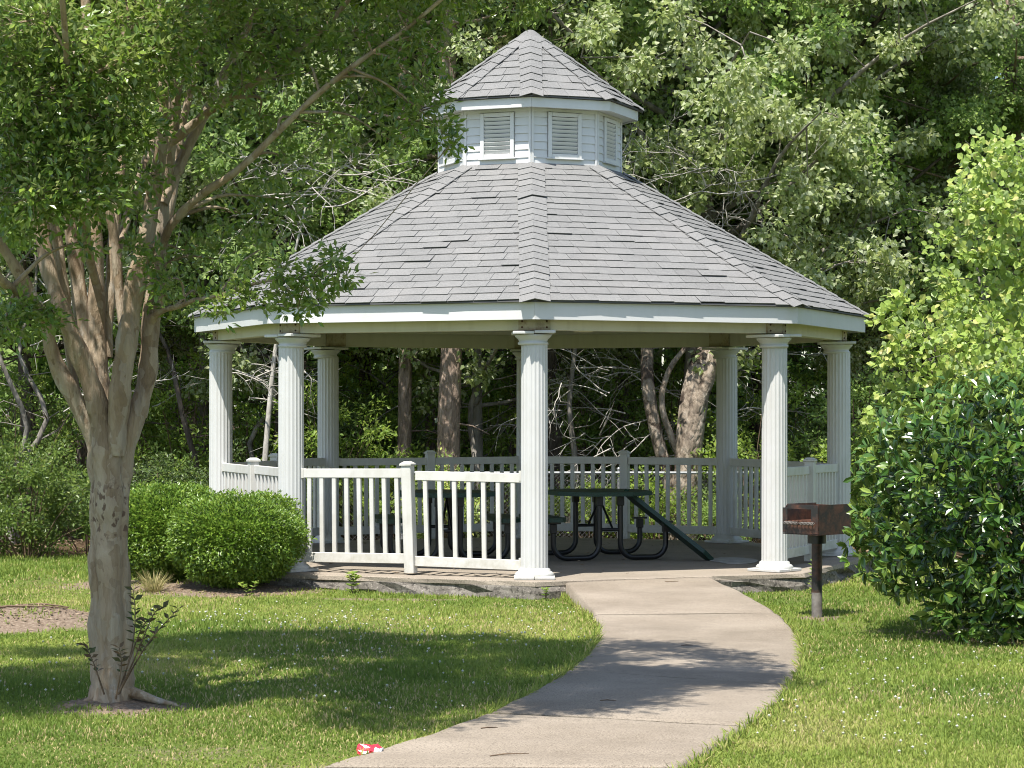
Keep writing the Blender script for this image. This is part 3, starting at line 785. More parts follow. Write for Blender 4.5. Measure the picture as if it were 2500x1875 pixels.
# ------------------------------------------------------------------ park grill
gr = thing('park_grill', 'rusty black charcoal grill on a steel post beside the path', 'grill', (GRILL[0], GRILL[1], float(gh(*GRILL))))
gr.rotation_euler = (0, 0, math.radians(43))
def gpart(b, name, mat): return b.build(name, mat, gr)
b = MB(); b.tube([(0, 0, -.1), (0, 0, .70)], .047, 14); gpart(b, 'post', M['soot'])
b = MB(); b.tube([(0, 0, -.08), (0, 0, .22)], .0478, 14); gpart(b, 'unpainted_post_foot', M['baresteel'])
b = MB(); b.tube([(0, 0, .655), (0, 0, .735)], .082, 14); gpart(b, 'collar', M['blackmetal'])
Wb, Db, H0, H1 = .46, .40, .74, 1.005
def plate(P, th, axis):
    """a sheet outlined by P, th thick along axis"""
    b = MB(); n = len(P); A = [Vector(p) for p in P]; Bq = [p + Vector(axis) * th for p in A]
    b.add(A + Bq, [list(range(n)), list(range(n, 2 * n))[::-1]] + [[i, n + i, n + (i + 1) % n, (i + 1) % n] for i in range(n)][::1]); return b
gpart(plate([(-Wb / 2, -Db / 2, H0), (Wb / 2, -Db / 2, H0), (Wb / 2, Db / 2, H0), (-Wb / 2, Db / 2, H0)], .006, (0, 0, 1)), 'firebox_floor', M['soot'])
# solid side towards the camera's right, back, and two pierced ends with rounded corners
gpart(plate([(-Wb / 2 + .012, -Db / 2, H0 + .008), (Wb / 2, -Db / 2, H0 + .008), (Wb / 2, -Db / 2, H1), (-Wb / 2 + .012, -Db / 2, H1)], .006, (0, 1, 0)), 'firebox_side', M['soot'])
gpart(plate([(-Wb / 2 + .012, Db / 2 - .006, H0 + .008), (Wb / 2, Db / 2 - .006, H0 + .008), (Wb / 2, Db / 2 - .006, H1), (-Wb / 2 + .06, Db / 2 - .006, H1), (-Wb / 2 + .012, Db / 2 - .006, H1 - .05)], .006, (0, 1, 0)), 'firebox_side', M['soot'])
gpart(plate([(Wb / 2 - .006, -Db / 2 + .008, H0 + .008), (Wb / 2 - .006, Db / 2 - .008, H0 + .008), (Wb / 2 - .006, Db / 2 - .008, H1 - .015), (Wb / 2 - .006, -Db / 2 + .008, H1 - .015)], .005, (1, 0, 0)), 'firebox_back', M['rust'])
# open front end: frame of a slotted plate
b = MB(); x = -Wb / 2
for y0, y1, z0, z1 in ((-Db / 2, -Db / 2 + .075, H0 + .01, H1 - .002), (Db / 2 - .055, Db / 2, H0 + .01, H1 - .03), (-Db / 2 + .0752, Db / 2 - .0552, H0 + .01, H0 + .085), (-Db / 2 + .0752, Db / 2 - .0552, H1 - .04, H1 - .002)):
    b.box((x, (y0 + y1) / 2, (z0 + z1) / 2), (.006, y1 - y0, z1 - z0), bev=.001)
gpart(b, 'firebox_front', M['soot'])
b = MB()
for k in range(8): y = -Db / 2 + .05 + k * (Db - .1) / 7; b.tube([(-Wb / 2 - .03, y, H0 + .115), (Wb / 2 - .03, y, H0 + .115)], .006, 6)
for xx in (-Wb / 2 + .03, 0, Wb / 2 - .05): b.tube([(xx, -Db / 2 + .02, H0 + .105), (xx, Db / 2 - .02, H0 + .105)], .007, 6)
gpart(b, 'cooking_grate', M['rust'])
for y in (.08, -.10):
    b = MB(); P = [(-Wb / 2 - .035 + .013 * math.cos(k * 1.05), y - .08 + k * .0026, H0 + .10 + .013 * math.sin(k * 1.05)) for k in range(62)]
    b.tube(P, .0035, 5); gpart(b, 'spring_handle', M['baresteel'])
b = MB(); P = [(-Wb / 2 + .10 + .02 * math.cos(k * 1.0), -.16, H0 + .12 + k * .0021) for k in range(50)]; b.tube([(p[0], p[1] + .02 * math.sin(i * 1.0), p[2]) for i, p in enumerate(P)], .004, 5); gpart(b, 'coil', M['rust'])

# ------------------------------------------------------------------ crushed can, twigs
def crushed_can():
    b = MB(); n = 16; prof = [(.001, -.075), (.024, -.074), (.032, -.066), (.034, -.03), (.027, 0), (.034, .03), (.032, .058), (.026, .068), (.024, .066), (.001, .062)]
    rg = random.Random(4); V = []
    for k, (r, z) in enumerate(prof):
        for i in range(n):
            a = 2 * PI * i / n; q = r * (1 + .22 * math.sin(a * 3 + k * 1.3) * (1 < k < 8) + rg.uniform(-.06, .06) * (1 < k < 8))
            V.append((z * 1.05, q * math.cos(a) * 1.25, q * math.sin(a) * .85 + .034 + .006 * math.sin(k * 1.7)))
    fs, mi = [], []
    for k in range(len(prof) - 1):
        for i in range(n):
            red = (k in (1, 2, 3, 4) or (k in (5,) and i % 8 < 5)) and not (k == 3 and 6 < i < 10)
            b.add([V[k * n + i], V[k * n + (i + 1) % n], V[(k + 1) * n + (i + 1) % n], V[(k + 1) * n + i]], [(0, 1, 2, 3)], 0 if red else 1)
    return b.mesh('crushed_can')
cp = ppt(905, 1830)
can = thing('crushed_can', 'crushed red and white drink can on the grass at the path edge', 'can', (cp.x, cp.y, float(gh(cp.x, cp.y)) + .025), None, crushed_can(), [M['red'], M['canwhite']])
can.scale = (.9, .9, .9); can.rotation_euler = (.3, .1, math.radians(-12))

def litter(name, label_kind, pts, seed, mat, size):
    rg = np.random.default_rng(seed); n = len(pts); P = np.array(pts)
    d = rg.normal(size=(n, 3)); d[:, 2] = rg.normal(0, .08, n); nn_ = rg.normal(0, .25, (n, 3)); nn_[:, 2] = 1
    V, Fc, v = leaf_inst(LT['oval'], P, nrm(d), nrm(nn_), rg.uniform(*size, n), rg.random(n))
    o = link(name, mesh_np(name, V, Fc, v), mat); o['kind'] = 'stuff'; o['label'] = label_kind
    return o

# ------------------------------------------------------------------ leaves
def T(vs, fs): return np.array(vs, float), np.array(fs, int)
LT = {
 'oval': T([(0, 0, 0), (.45, .25, .05), (1, 0, -.05), (.45, -.25, .05)], [(0, 2, 1), (0, 3, 2)]),
 'wide': T([(0, 0, 0), (.35, .42, .06), (1, 0, -.10), (.35, -.42, .06)], [(0, 2, 1), (0, 3, 2)]),
 'laurel': T([(0, 0, 0), (.28, .16, .05), (.68, .18, .04), (1, 0, -.08), (.68, -.18, .04), (.28, -.16, .05), (.3, 0, -.01), (.68, 0, -.02)],
             [(0, 6, 1), (1, 6, 7), (1, 7, 2), (2, 7, 3), (0, 5, 6), (5, 7, 6), (5, 4, 7), (4, 3, 7)]),
 'round': T([(0, 0, 0), (.22, .36, .05), (.58, .40, .03), (1, 0, -.10), (.58, -.40, .03), (.22, -.36, .05)], [(0, 3, 2), (0, 2, 1), (0, 4, 3), (0, 5, 4)]),
 'maple': T([(0, 0, 0), (.10, .40, -.02), (.45, .46, .05), (.55, .20, .03), (1, 0, -.12), (.55, -.20, .03), (.45, -.46, .05), (.10, -.40, -.02)],
            [(0, 2, 1), (0, 3, 2), (0, 4, 3), (0, 5, 4), (0, 6, 5), (0, 7, 6)]),
 'needle': T([(0, .012, 0), (0, -.012, 0), (1, 0, 0)], [(0, 1, 2)]),
}
def frames(d, n):
    x = nrm(d); z = nrm(n - x * np.sum(n * x, -1, keepdims=True)); y = np.cross(z, x); return x, y, z
def leaf_inst(tpl, pos, d, n, L, v):
    tv, tf = tpl; x, y, z = frames(d, n)
    V = pos[:, None] + L[:, None, None] * (tv[None, :, 0, None] * x[:, None] + tv[None, :, 1, None] * y[:, None] + tv[None, :, 2, None] * z[:, None])
    Fc = tf[None] + len(tv) * np.arange(len(pos))[:, None, None]
    return V.reshape(-1, 3), Fc.reshape(-1, 3), np.repeat(v, len(tv))
def crown(parent, name, tpl, mat, pos, d, n, L, v, singles=0, cell=16, origin=(0, 0, 0), mass=None):
    """one foliage mesh, and the leaves that show largest as leaf objects of their own"""
    keep = np.ones(len(pos), bool); org = np.array(origin)
    pick = []
    if singles:
        P = pos + org; dep = P[:, 1] - CY
        xs = 1250 + (P[:, 0] - CX) * F / dep; ys = HY - (P[:, 2] - CZ) * F / dep
        x_, y_, z_ = frames(d, n); view = nrm(np.array([CX, CY, CZ]) - P)
        area = np.abs(np.sum(view * z_, 1)) * (L / dep) ** 2
        ok = (xs > 5) & (xs < 2495) & (ys > 5) & (ys < 1870)
        key = (xs // cell).astype(int) * 4096 + (ys // cell).astype(int)
        order = np.lexsort((dep, key)); order = order[ok[order]]
        first = np.ones(len(order), bool); first[1:] = key[order][1:] != key[order][:-1]
        cand = order[first]; cand = cand[np.argsort(-area[cand])][:singles]
        keep[cand] = False; pick = cand
    V, Fc, vv = leaf_inst(LT[mass or tpl], pos[keep], d[keep], n[keep], L[keep], v[keep])
    o = link(name, mesh_np(name, V, Fc, vv), mat, parent); o['kind'] = 'stuff'
    if len(pick):
        tv, tf = LT[tpl]; var = []
        for q in range(6):
            m = mesh_np('leaf', tv, tf, [q / 5] * len(tv)); m.materials.append(mat); var.append(m)
        x, y, z = frames(d, n)
        for i in pick:
            lo = bpy.data.objects.new('leaf', var[int(np.clip(round(v[i] * 5), 0, 5))]); COL.objects.link(lo); lo.parent = o
            s = L[i]
            lo.matrix_local = Matrix(((x[i][0] * s, y[i][0] * s, z[i][0] * s, pos[i][0]), (x[i][1] * s, y[i][1] * s, z[i][1] * s, pos[i][1]), (x[i][2] * s, y[i][2] * s, z[i][2] * s, pos[i][2]), (0, 0, 0, 1)))
    return o
def ball(n, rg, p=1 / 3):
    a = nrm(rg.normal(size=(n, 3))); return a * (rg.random((n, 1)) ** p)

def sprays(centres, radii, per, leaves, rg, flat=.75, spread=.13, out_from=None, droop=0.0, up=.9, jit=.55):
    """leaves in small sprays through the given clumps; returns pos, dir, normal"""
    C_ = np.repeat(np.asarray(centres, float), per, 0); R_ = np.repeat(np.asarray(radii, float), per)
    off = ball(len(C_), rg, .45) * R_[:, None] * np.array([1, 1, flat])
    tip = C_ + off
    axis = nrm(off + rg.normal(0, .25, off.shape) * R_[:, None] + np.array([0, 0, .15]) * R_[:, None])
    tipr = np.repeat(tip, leaves, 0); axr = np.repeat(axis, leaves, 0)
    n = len(tipr); t = np.tile(np.linspace(-1, .3, leaves), len(tip))[:, None]
    side = nrm(rg.normal(size=(n, 3)))
    pos = tipr + axr * t * spread + side * spread * .32
    d = nrm(axr * .55 + side * .8 + np.array([0, 0, -droop]))
    nn_ = nrm(rg.normal(0, jit, (n, 3)) + np.array([-.05, -.30, up]))
    return pos, d, nn_, tip, axis

# crape myrtle on the left ---------------------------------------
gzt = float(gh(TREE.x, TREE.y))
my = thing('crape_myrtle', 'multi-stemmed crape myrtle with smooth tan bark, in the left foreground', 'tree', (TREE.x, TREE.y, gzt))
ORG = Vector((TREE.x, TREE.y, gzt))
def Q(xd, yd, d): return W(xd, yd, d) - ORG
tb = TB()
D0 = 13.9
# stems run from the root flare to the crown, fused side by side in the lower trunk
STEMS = [
 ([(222, 1545, D0 - .02), (224, 1480, D0), (222, 1350, D0), (220, 1200, D0), (220, 1060, D0), (208, 960, D0), (160, 860, D0 - .05), (112, 760, D0 - .1), (95, 690, D0 - .15), (40, 590, D0 - .25), (-30, 480, D0 - .4), (-110, 330, D0 - .5)],
  [.105, .078, .074, .072, .072, .064, .052, .045, .040, .034, .027, .018]),
 ([(240, 1545, D0 - .06), (240, 1470, D0 - .05), (238, 1330, D0 - .05), (236, 1180, D0 - .05), (232, 1040, D0 - .08), (222, 930, D0 - .1), (185, 800, D0 - .15), (140, 690, D0 - .2), (105, 580, D0 - .2), (85, 470, D0 - .2), (60, 300, D0 - .2), (20, 80, D0 - .2), (-10, -120, D0 - .2)],
  [.095, .08, .078, .08, .084, .072, .060, .054, .049, .043, .035, .027, .018]),
 ([(262, 1545, D0 + .02), (262, 1480, D0), (258, 1350, D0), (254, 1200, D0), (256, 1060, D0), (272, 950, D0), (315, 820, D0 + .05), (325, 700, D0 + .05), (340, 560, D0 + .05), (350, 450, D0 + .05), (366, 330, D0), (384, 180, D0), (400, 20, D0), (420, -160, D0)],
  [.105, .078, .073, .070, .074, .070, .058, .052, .049, .045, .040, .033, .026, .018]),
 ([(250, 1300, D0 + .06), (250, 1100, D0 + .08), (246, 950, D0 + .08), (232, 860, D0 + .1), (212, 760, D0 + .1), (208, 620, D0 + .1), (202, 480, D0 + .1), (197, 330, D0 + .1), (190, 180, D0 + .1), (185, 0, D0 + .1), (180, -150, D0 + .1)],
  [.06, .075, .07, .058, .054, .05, .048, .042, .034, .028, .018]),
 ([(246, 980, D0 - .1), (258, 860, D0 - .14), (275, 720, D0 - .15), (298, 590, D0 - .15), (322, 470, D0 - .15), (345, 340, D0 - .15), (352, 200, D0 - .2), (350, 40, D0 - .2), (340, -150, D0 - .2)],
  [.06, .066, .06, .056, .05, .044, .036, .028, .018]),
 ([(216, 900, D0 + .05), (186, 740, D0 + .1), (168, 600, D0 + .1), (150, 480, D0 + .12), (128, 380, D0 + .15), (110, 200, D0 + .15), (95, 0, D0 + .2)],
  [.04, .046, .044, .042, .034, .026, .018]),
 ([(232, 770, D0 + .12), (236, 640, D0 + .18), (246, 500, D0 + .2), (262, 340, D0 + .22), (262, 160, D0 + .25), (280, -40, D0 + .3)], [.034, .036, .034, .03, .024, .016]),
 ([(345, 545, D0 + .05), (375, 480, D0 - .1), (430, 425, D0 - .25), (520, 362, D0 - .4), (600, 285, D0 - .5), (690, 200, D0 - .6), (780, 130, D0 - .7), (880, 60, D0 - .7), (1000, -40, D0 - .8), (1140, -150, D0 - .8)],
  [.028, .027, .025, .022, .020, .018, .015, .012, .010, .006]),
 ([(352, 440, D0), (400, 330, D0 + .1), (455, 220, D0 + .2), (520, 90, D0 + .3), (600, -60, D0 + .4)], [.036, .034, .03, .024, .014]),
 ([(315, 480, D0), (300, 540, D0 + .06), (285, 560, D0 + .05)], [.016, .014, .008]),
 ([(345, 330, D0), (440, 250, D0 - .1), (560, 170, D0 - .2), (700, 60, D0 - .3), (800, -60, D0 - .3)], [.03, .026, .02, .016, .01]),
 ([(330, 690, D0), (352, 672, D0 - .1), (400, 655, D0 - .3), (470, 640, D0 - .5), (560, 612, D0 - .7), (650, 600, D0 - .8), (740, 590, D0 - .85)], [.03, .02, .015, .012, .010, .007, .003]),
 ([(95, 690, D0 - .15), (50, 640, D0 - .5), (0, 600, D0 - .8), (-60, 520, D0 - 1)], [.032, .03, .026, .016]),
 ([(250, 560, D0 + .2), (290, 420, D0 + .6), (350, 260, D0 + 1.0), (450, 60, D0 + 1.4), (560, -160, D0 + 1.7)], [.03, .028, .024, .018, .01]),
 ([(300, 900, D0 + .1), (318, 780, D0 + .16), (338, 650, D0 + .2), (352, 520, D0 + .2), (372, 420, D0 + .2), (392, 280, D0 + .25), (430, 120, D0 + .3), (470, -60, D0 + .3)], [.04, .042, .04, .036, .032, .027, .02, .014]),
 ([(160, 850, D0 + .05), (150, 740, D0 + .05), (135, 600, D0), (112, 480, D0), (75, 380, D0 - .05), (30, 260, D0 - .1)], [.034, .036, .034, .03, .024, .016]),
 ([(268, 770, D0 - .1), (262, 650, D0 - .05), (250, 540, D0 - .05), (232, 430, D0 - .1), (225, 300, D0 - .1), (240, 140, D0 - .1)], [.03, .032, .03, .026, .02, .012]),
 ([(208, 620, D0 + .1), (170, 430, D0 - .5), (150, 250, D0 - 1.0), (140, 60, D0 - 1.5), (120, -140, D0 - 1.9)], [.028, .026, .022, .017, .01]),
]
nodes = []; rg0 = np.random.default_rng(20)
for P, r in STEMS:
    pts = smoothline([Q(*p) for p in P], 8)
    rr = np.interp(np.linspace(0, 1, len(pts)), np.linspace(0, 1, len(r)), r)
    rr = rr * (1 + .07 * np.sin(np.arange(len(pts)) * .9 + len(nodes)) + rg0.normal(0, .025, len(pts)))
    tb.tube(pts, rr, 20 if max(r) > .05 else 9, .085 if max(r) > .05 else .04)
    nodes += [(p, q) for p, q in zip(pts, rr) if p.z > 1.9][::2]
# roots
for a, ln in ((-12, .50), (200, .22), (-80, .20), (95, .25)):
    a = math.radians(a); dv = Vector((math.cos(a), math.sin(a), 0))
    tb.tube([dv * .02 + Vector((0, 0, .16)), dv * .10 + Vector((0, 0, .05)), dv * (ln * .6) + Vector((0, 0, -.004)), dv * ln + Vector((0, 0, -.05))], [.045, .042, .022, .008], 8, .16)
NP_ = np.array([tuple(p) for p, q in nodes])
rg = np.random.default_rng(21)
CL = []   # clump centre (2212-px photo coords, depth), radius, density
for x, y, d, r, k in [(40, 60, 12.9, .36, 1), (130, 110, 12.8, .36, 1.1), (60, 210, 12.7, .36, 1.2), (180, 230, 13.0, .32, 1), (95, 320, 12.8, .34, 1.2), (215, 330, 13.1, .3, .9), (30, 400, 12.7, .34, 1.2), (140, 420, 12.9, .32, 1.2), (240, 420, 13.1, .26, .9), (40, 480, 12.9, .22, .8),
        (20, 150, 12.7, .34, 1.3), (90, 40, 12.6, .34, 1.3), (180, 150, 12.8, .3, 1.2), (10, 280, 12.7, .32, 1.2), (150, 320, 12.8, .28, 1.2), (70, 420, 12.6, .26, 1.2), (190, 400, 12.8, .26, 1.2), (260, 250, 12.9, .28, 1.1), (250, 140, 12.9, .3, 1.1), (340, 110, 13.0, .3, 1.1), (380, 30, 13.0, .3, 1.1), (310, 270, 13.1, .2, 1),
        (250, 60, 13.1, .36, 0.62), (330, 40, 13.2, .36, 0.62), (300, 170, 13.3, .32, 0.50), (430, 60, 13.4, .36, 0.62), (420, 180, 13.5, .32, 0.56), (520, 110, 13.6, .36, 0.62), (610, 50, 13.5, .38, 0.62), (670, 150, 13.5, .34, 0.62), (760, 70, 13.4, .36, 0.62), (800, 180, 13.4, .32, 0.62), (860, 110, 13.3, .34, 0.62), (900, 40, 13.3, .32, 0.62), (890, 230, 13.3, .26, 0.56), (950, 275, 13.2, .14, 0.56), (975, 310, 13.2, .09, 0.37), (820, 290, 13.3, .26, 0.50), (920, 190, 13.2, .22, 0.50),
        (560, 250, 13.9, .3, 0.56), (700, 270, 13.6, .28, 0.50), (620, 340, 13.8, .26, 0.43), (520, 460, 14.2, .28, 0.50), (600, 430, 14.1, .26, 0.43), (470, 560, 14.0, .26, 0.50), (400, 540, 13.9, .2, 0.37), (560, 540, 13.7, .22, 0.43), (420, 640, 13.8, .2, 0.43), (360, 640, 13.8, .16, 0.37),
        (540, 635, 13.2, .17, 1.0), (610, 620, 13.1, .16, 1.0), (670, 590, 13.0, .15, .9), (720, 560, 13.0, .13, .9), (745, 600, 13.0, .11, .8), (690, 640, 13.0, .14, .9), (640, 665, 13.1, .11, .8), (600, 580, 13.1, .13, .7), (490, 660, 13.2, .15, .8),
        (60, 670, 13.3, .2, 1.1), (10, 700, 13.2, .2, 1.1), (110, 690, 13.3, .13, .8), (320, 560, 13.5, .13, .8), (345, 600, 13.5, .14, .9), (290, 530, 13.4, .12, .8), (240, 290, 13.2, .2, .6), (330, 380, 13.5, .17, .6), (280, 440, 13.3, .15, .5), (180, 520, 13.2, .14, .6)]:
    CL.append((tuple(Q(x, y, d)), r, k))
for i in range(175):      # upper crown, above the top of the picture
    a = rg.uniform(0, 2 * PI); q = math.sqrt(rg.random())
    cx, cy = 0.42 + 2.85 * q * math.cos(a), -.1 + 2.75 * q * math.sin(a)
    if cx < .5 and cy < (-.95 if cx < -1.1 else -.25): continue
    top_ = 5.95 - 1.3 * q * q; lo_ = 4.62
    CL.append(((cx, cy, rg.uniform(lo_, max(top_, lo_ + .3))), rg.uniform(.38, .52), 1.25))
for i in range(44):      # front lobe that shades the foot of the trunk
    CL.append(((rg.uniform(-2.6, -.95), rg.uniform(-2.3, -.7), rg.uniform(4.75, 5.4)), rg.uniform(.376, .46), .95))
for i in range(22):
    CL.append(((rg.uniform(1.1, 2.4), rg.uniform(-2.0, -1.0), rg.uniform(4.75, 5.3)), rg.uniform(.376, .45), .8))
cen = [c for c, r, k in CL]; rad = [r for c, r, k in CL]
pos_, d_, n_ = [], [], []
for c, r, k in CL:
    per = max(7, int(k * 330 * r ** 1.8 + 3)) if r < .375 else int(k * 84)
    p, dd, nn_, tip, ax = sprays([c], [r], per, 12, rg, .8, .11, up=.75, jit=.6)
    pos_.append(p); d_.append(dd); n_.append(nn_)
    cv = np.array(c); j = np.argmin(np.linalg.norm(NP_ - cv, axis=1) + .8 * np.maximum(0, NP_[:, 2] - cv[2] + .1))
    s, e = Vector(NP_[j]), Vector(c); r0 = min(nodes[j][1] * .6, .017)
    mid = s.lerp(e, .5) + Vector((rg.normal(0, .06), rg.normal(0, .06), .06))
    tb.tube(smoothline([s, mid, e], 4), np.linspace(r0, .004, 9), 5)
    for q in range(0, len(tip), 3): tb.tube([e.lerp(Vector(tip[q]), .2), Vector(tip[q] - ax[q] * .02)], [.0032, .0016], 3)
from mathutils import noise as mn
tmesh = tb.mesh('trunk')
for vt in tmesh.vertices:
    c = vt.co
    if c.z < 3.2:
        a = mn.noise_vector(Vector((c.x * 5, c.y * 5, c.z * 2.2))) * .016 + mn.noise_vector(Vector((c.x * 16, c.y * 16, c.z * 6))) * .006
        vt.co = c + a * min(1, .4 + max(0, 3.2 - c.z) * .5)
tr = link('trunk', tmesh, M['myrtle_bark'], my)
pos_, d_, n_ = map(np.concatenate, (pos_, d_, n_)); N = len(pos_)
crown(my, 'crown', 'oval', M['lf_myrtle'], pos_, d_, n_, rg.uniform(.040, .064, N), np.clip(rg.beta(2, 2.6, N), 0, 1), 300, 18, ORG)
# basal shoots with leaves
tb = TB(); sp, sd, sn = [], [], []
for (pts) in ([(255, 1500, 13.7), (300, 1420, 13.6), (335, 1370, 13.55), (385, 1315, 13.5)], [(258, 1500, 13.7), (285, 1400, 13.7), (292, 1330, 13.7), (288, 1275, 13.7)], [(258, 1490, 13.7), (300, 1370, 13.65), (318, 1340, 13.6)],
              [(225, 1500, 13.65), (205, 1440, 13.6), (186, 1395, 13.6)], [(255, 1500, 13.65), (292, 1420, 13.6), (330, 1330, 13.55), (352, 1312, 13.5)], [(250, 1510, 13.6), (262, 1440, 13.55), (258, 1400, 13.5)]):
    P = smoothline([Q(*p) for p in pts], 5); tb.tube(P, np.linspace(.006, .002, len(P)), 5)
    for k, p in enumerate(P[len(P) * 2 // 5:]):
        for s in (-1, 1): sp.append(tuple(p)); sd.append((s * .8 + rg.normal(0, .3), rg.normal(0, .5), .45)); sn.append((rg.normal(0, .5), -.3, .8))
sho = link('basal_shoots', tb.mesh('basal_shoots'), M['twig'], my)
n = len(sp); V, Fc, vv = leaf_inst(LT['oval'], np.array(sp), np.array(sd), np.array(sn), rg.uniform(.04, .068, n), rg.uniform(.3, 1, n))
link('shoot_leaves', mesh_np('shoot_leaves', V, Fc, vv), M['lf_shoot'], sho)['kind'] = 'stuff'

# clipped hedge shrubs left of the steps --------------------------
def surface_shrub(o, rx, ry, h, n, L, tpl, mat, rg, z0=.1, sq=3.2, fuzz=.06, lump=.1, inner=.35, whorl=1, out=.6, up=.5, jit=.5, singles=0, cell=16, under=.75, org=(0, 0, 0), vb=(2, 2.4)):
    """foliage over a lumpy superellipsoid, denser to the outside"""
    k = n // whorl
    a = nrm(rg.normal(size=(k, 3))); c = np.abs(a)
    s = 1 / (c[:, 0] ** sq + c[:, 1] ** sq + c[:, 2] ** sq) ** (1 / sq)
    lum = 1 + lump * (nz1(a[:, 0] * 3 + 5, a[:, 2] * 3 + a[:, 1] * 2) - .5) * 2 + lump * .5 * (nz2(a[:, 0] * 7, a[:, 2] * 7 + a[:, 1] * 5) - .5) * 2
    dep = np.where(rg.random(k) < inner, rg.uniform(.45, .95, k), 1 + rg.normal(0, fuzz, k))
    p = a * (s * lum * dep)[:, None] * np.array([rx, ry, h / 2]) + np.array([0, 0, h / 2 + z0])
    lowf = np.clip((p[:, 2] - z0) / (h * .5), 0, 1); sh = under + (1 - under) * np.sqrt(lowf)
    p[:, :2] *= sh[:, None]
    on = nrm(a / np.array([rx, ry, h / 2]) * np.array([1, 1, 1.0]))
    p = np.repeat(p, whorl, 0); on = np.repeat(on, whorl, 0); n2 = len(p)
    rd = rg.normal(size=(n2, 3))
    tang = nrm(rd - on * np.sum(rd * on, 1, keepdims=True))
    d = nrm(on * out + tang + np.array([0, 0, .12])); nn_ = nrm(on * .6 + np.array([-.06, -.22, up]) + rg.normal(0, jit, (n2, 3)))
    p = p + d * L * .08
    crown(o, 'foliage', tpl, mat, p, d, nn_, rg.uniform(.75, 1.15, n2) * L, np.clip(rg.beta(vb[0], vb[1], n2) + np.repeat(np.where(dep > .97, .12, -.25), whorl), 0, 1), singles, cell, org)  # sunlit tips and shaded inside painted into leaf colour: outer lighter, inner darker
def stems(o, n, h, spread, r, rg, mat, name='stems'):
    tb = TB()
    for i in range(n):
        a = rg.uniform(0, 2 * PI); q = rg.uniform(.3, 1) * spread
        e = Vector((q * math.cos(a), q * math.sin(a), h * rg.uniform(.6, 1)))
        P = smoothline([Vector((e.x * .08, e.y * .08, -.05)), Vector((e.x * .35, e.y * .35, h * .35)), e], 4); tb.tube(P, np.linspace(r, r * .3, len(P)), 5)
    link(name, tb.mesh(name), mat, o)
for i, ((x, y), rx, ry, h, lab) in enumerate([(BUSHES[0], .62, .58, .82, 'rounded clipped green hedge shrub touching the front left column'), (BUSHES[1], .52, .55, .90, 'clipped green shrub standing between tree trunk and rounded hedge shrub')]):
    o = thing('hedge_shrub', lab, 'shrub', (x, y, float(gh(x, y))), 'clipped shrubs beside the gazebo'); rg = np.random.default_rng(40 + i)
    stems(o, 26, h * .8, rx * .8, .012, rg, M['twig'])
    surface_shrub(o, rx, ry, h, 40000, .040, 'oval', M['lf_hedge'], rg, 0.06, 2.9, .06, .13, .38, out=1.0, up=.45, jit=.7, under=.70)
# glossy laurel on the right
LX, LY = 4.25, -7.55
la = thing('laurel_bush', 'big glossy dark green laurel bush on the lawn beside the grill', 'bush', (LX, LY, float(gh(LX, LY)))); rg = np.random.default_rng(50)
stems(la, 34, 1.7, 1.1, .02, rg, M['twig'])
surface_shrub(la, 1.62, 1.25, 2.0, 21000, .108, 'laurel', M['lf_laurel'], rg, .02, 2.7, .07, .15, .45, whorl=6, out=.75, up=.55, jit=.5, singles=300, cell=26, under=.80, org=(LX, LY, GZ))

# tallow tree behind the laurel
TX, TY = 4.75, -3.9
ta = thing('tallow_tree', 'bright yellow-green young tree with round leaves rising behind the laurel bush', 'tree', (TX, TY, float(gh(TX, TY)))); rg = np.random.default_rng(60)
tb = TB(); nodes = []
for (ex, ey, ez) in [(0, 0, 4.2), (-.55, -.2, 3.6), (.7, .3, 4.0), (-.9, .2, 2.5), (.3, -.6, 3.2), (1.2, -.2, 3.2), (-.4, .6, 3.4)]:
    P = smoothline([Vector((0, 0, -.1)), Vector((ex * .2, ey * .2, ez * .35)), Vector((ex * .6, ey * .6, ez * .7)), Vector((ex, ey, ez))], 5)
    rr = np.linspace(.045, .008, len(P)); tb.tube(P, rr, 7); nodes += [(p, q) for p, q in zip(P, rr) if p.z > .9]
NPt = np.array([tuple(p) for p, q in nodes]); CLt = []
OT = Vector((TX, TY, float(gh(TX, TY))))
for x, y, d, r in [(2130, 340, 21.4, .30), (2200, 330, 21.6, .32), (2090, 430, 21.5, .28), (2160, 440, 21.3, .34), (2230, 430, 21.6, .36), (2060, 520, 21.6, .26), (2120, 540, 21.4, .34), (2210, 540, 21.5, .36), (2050, 610, 21.5, .22), (2090, 640, 21.4, .32), (2180, 640, 21.5, .36), (1960, 660, 21.6, .20), (1910, 690, 21.6, .17), (1950, 730, 21.5, .24), (2010, 720, 21.5, .24), (1920, 770, 21.6, .18), (1980, 790, 21.5, .24), (2060, 760, 21.2, .26), (2130, 740, 21.2, .32), (2210, 740, 21.2, .34), (1910, 850, 21.6, .15), (1950, 860, 21.6, .17), (2020, 830, 21.4, .2), (2100, 820, 21.0, .28), (2190, 810, 20.8, .32), (2170, 880, 20.6, .26), (2250, 880, 20.6, .3), (1890, 900, 21.7, .1), (2110, 380, 22.0, .3), (2150, 500, 22.2, .4), (2080, 700, 22.2, .36), (2300, 600, 21.6, .5), (2300, 420, 21.6, .45), (2320, 760, 21.4, .5), (2400, 550, 21.6, .5), (2200, 700, 22.4, .5), (2260, 950, 21.5, .5), (2360, 900, 21.5, .5)]:
    CLt.append((tuple(W(x, y, d) - OT), r))
pos_, d_, n_ = [], [], []
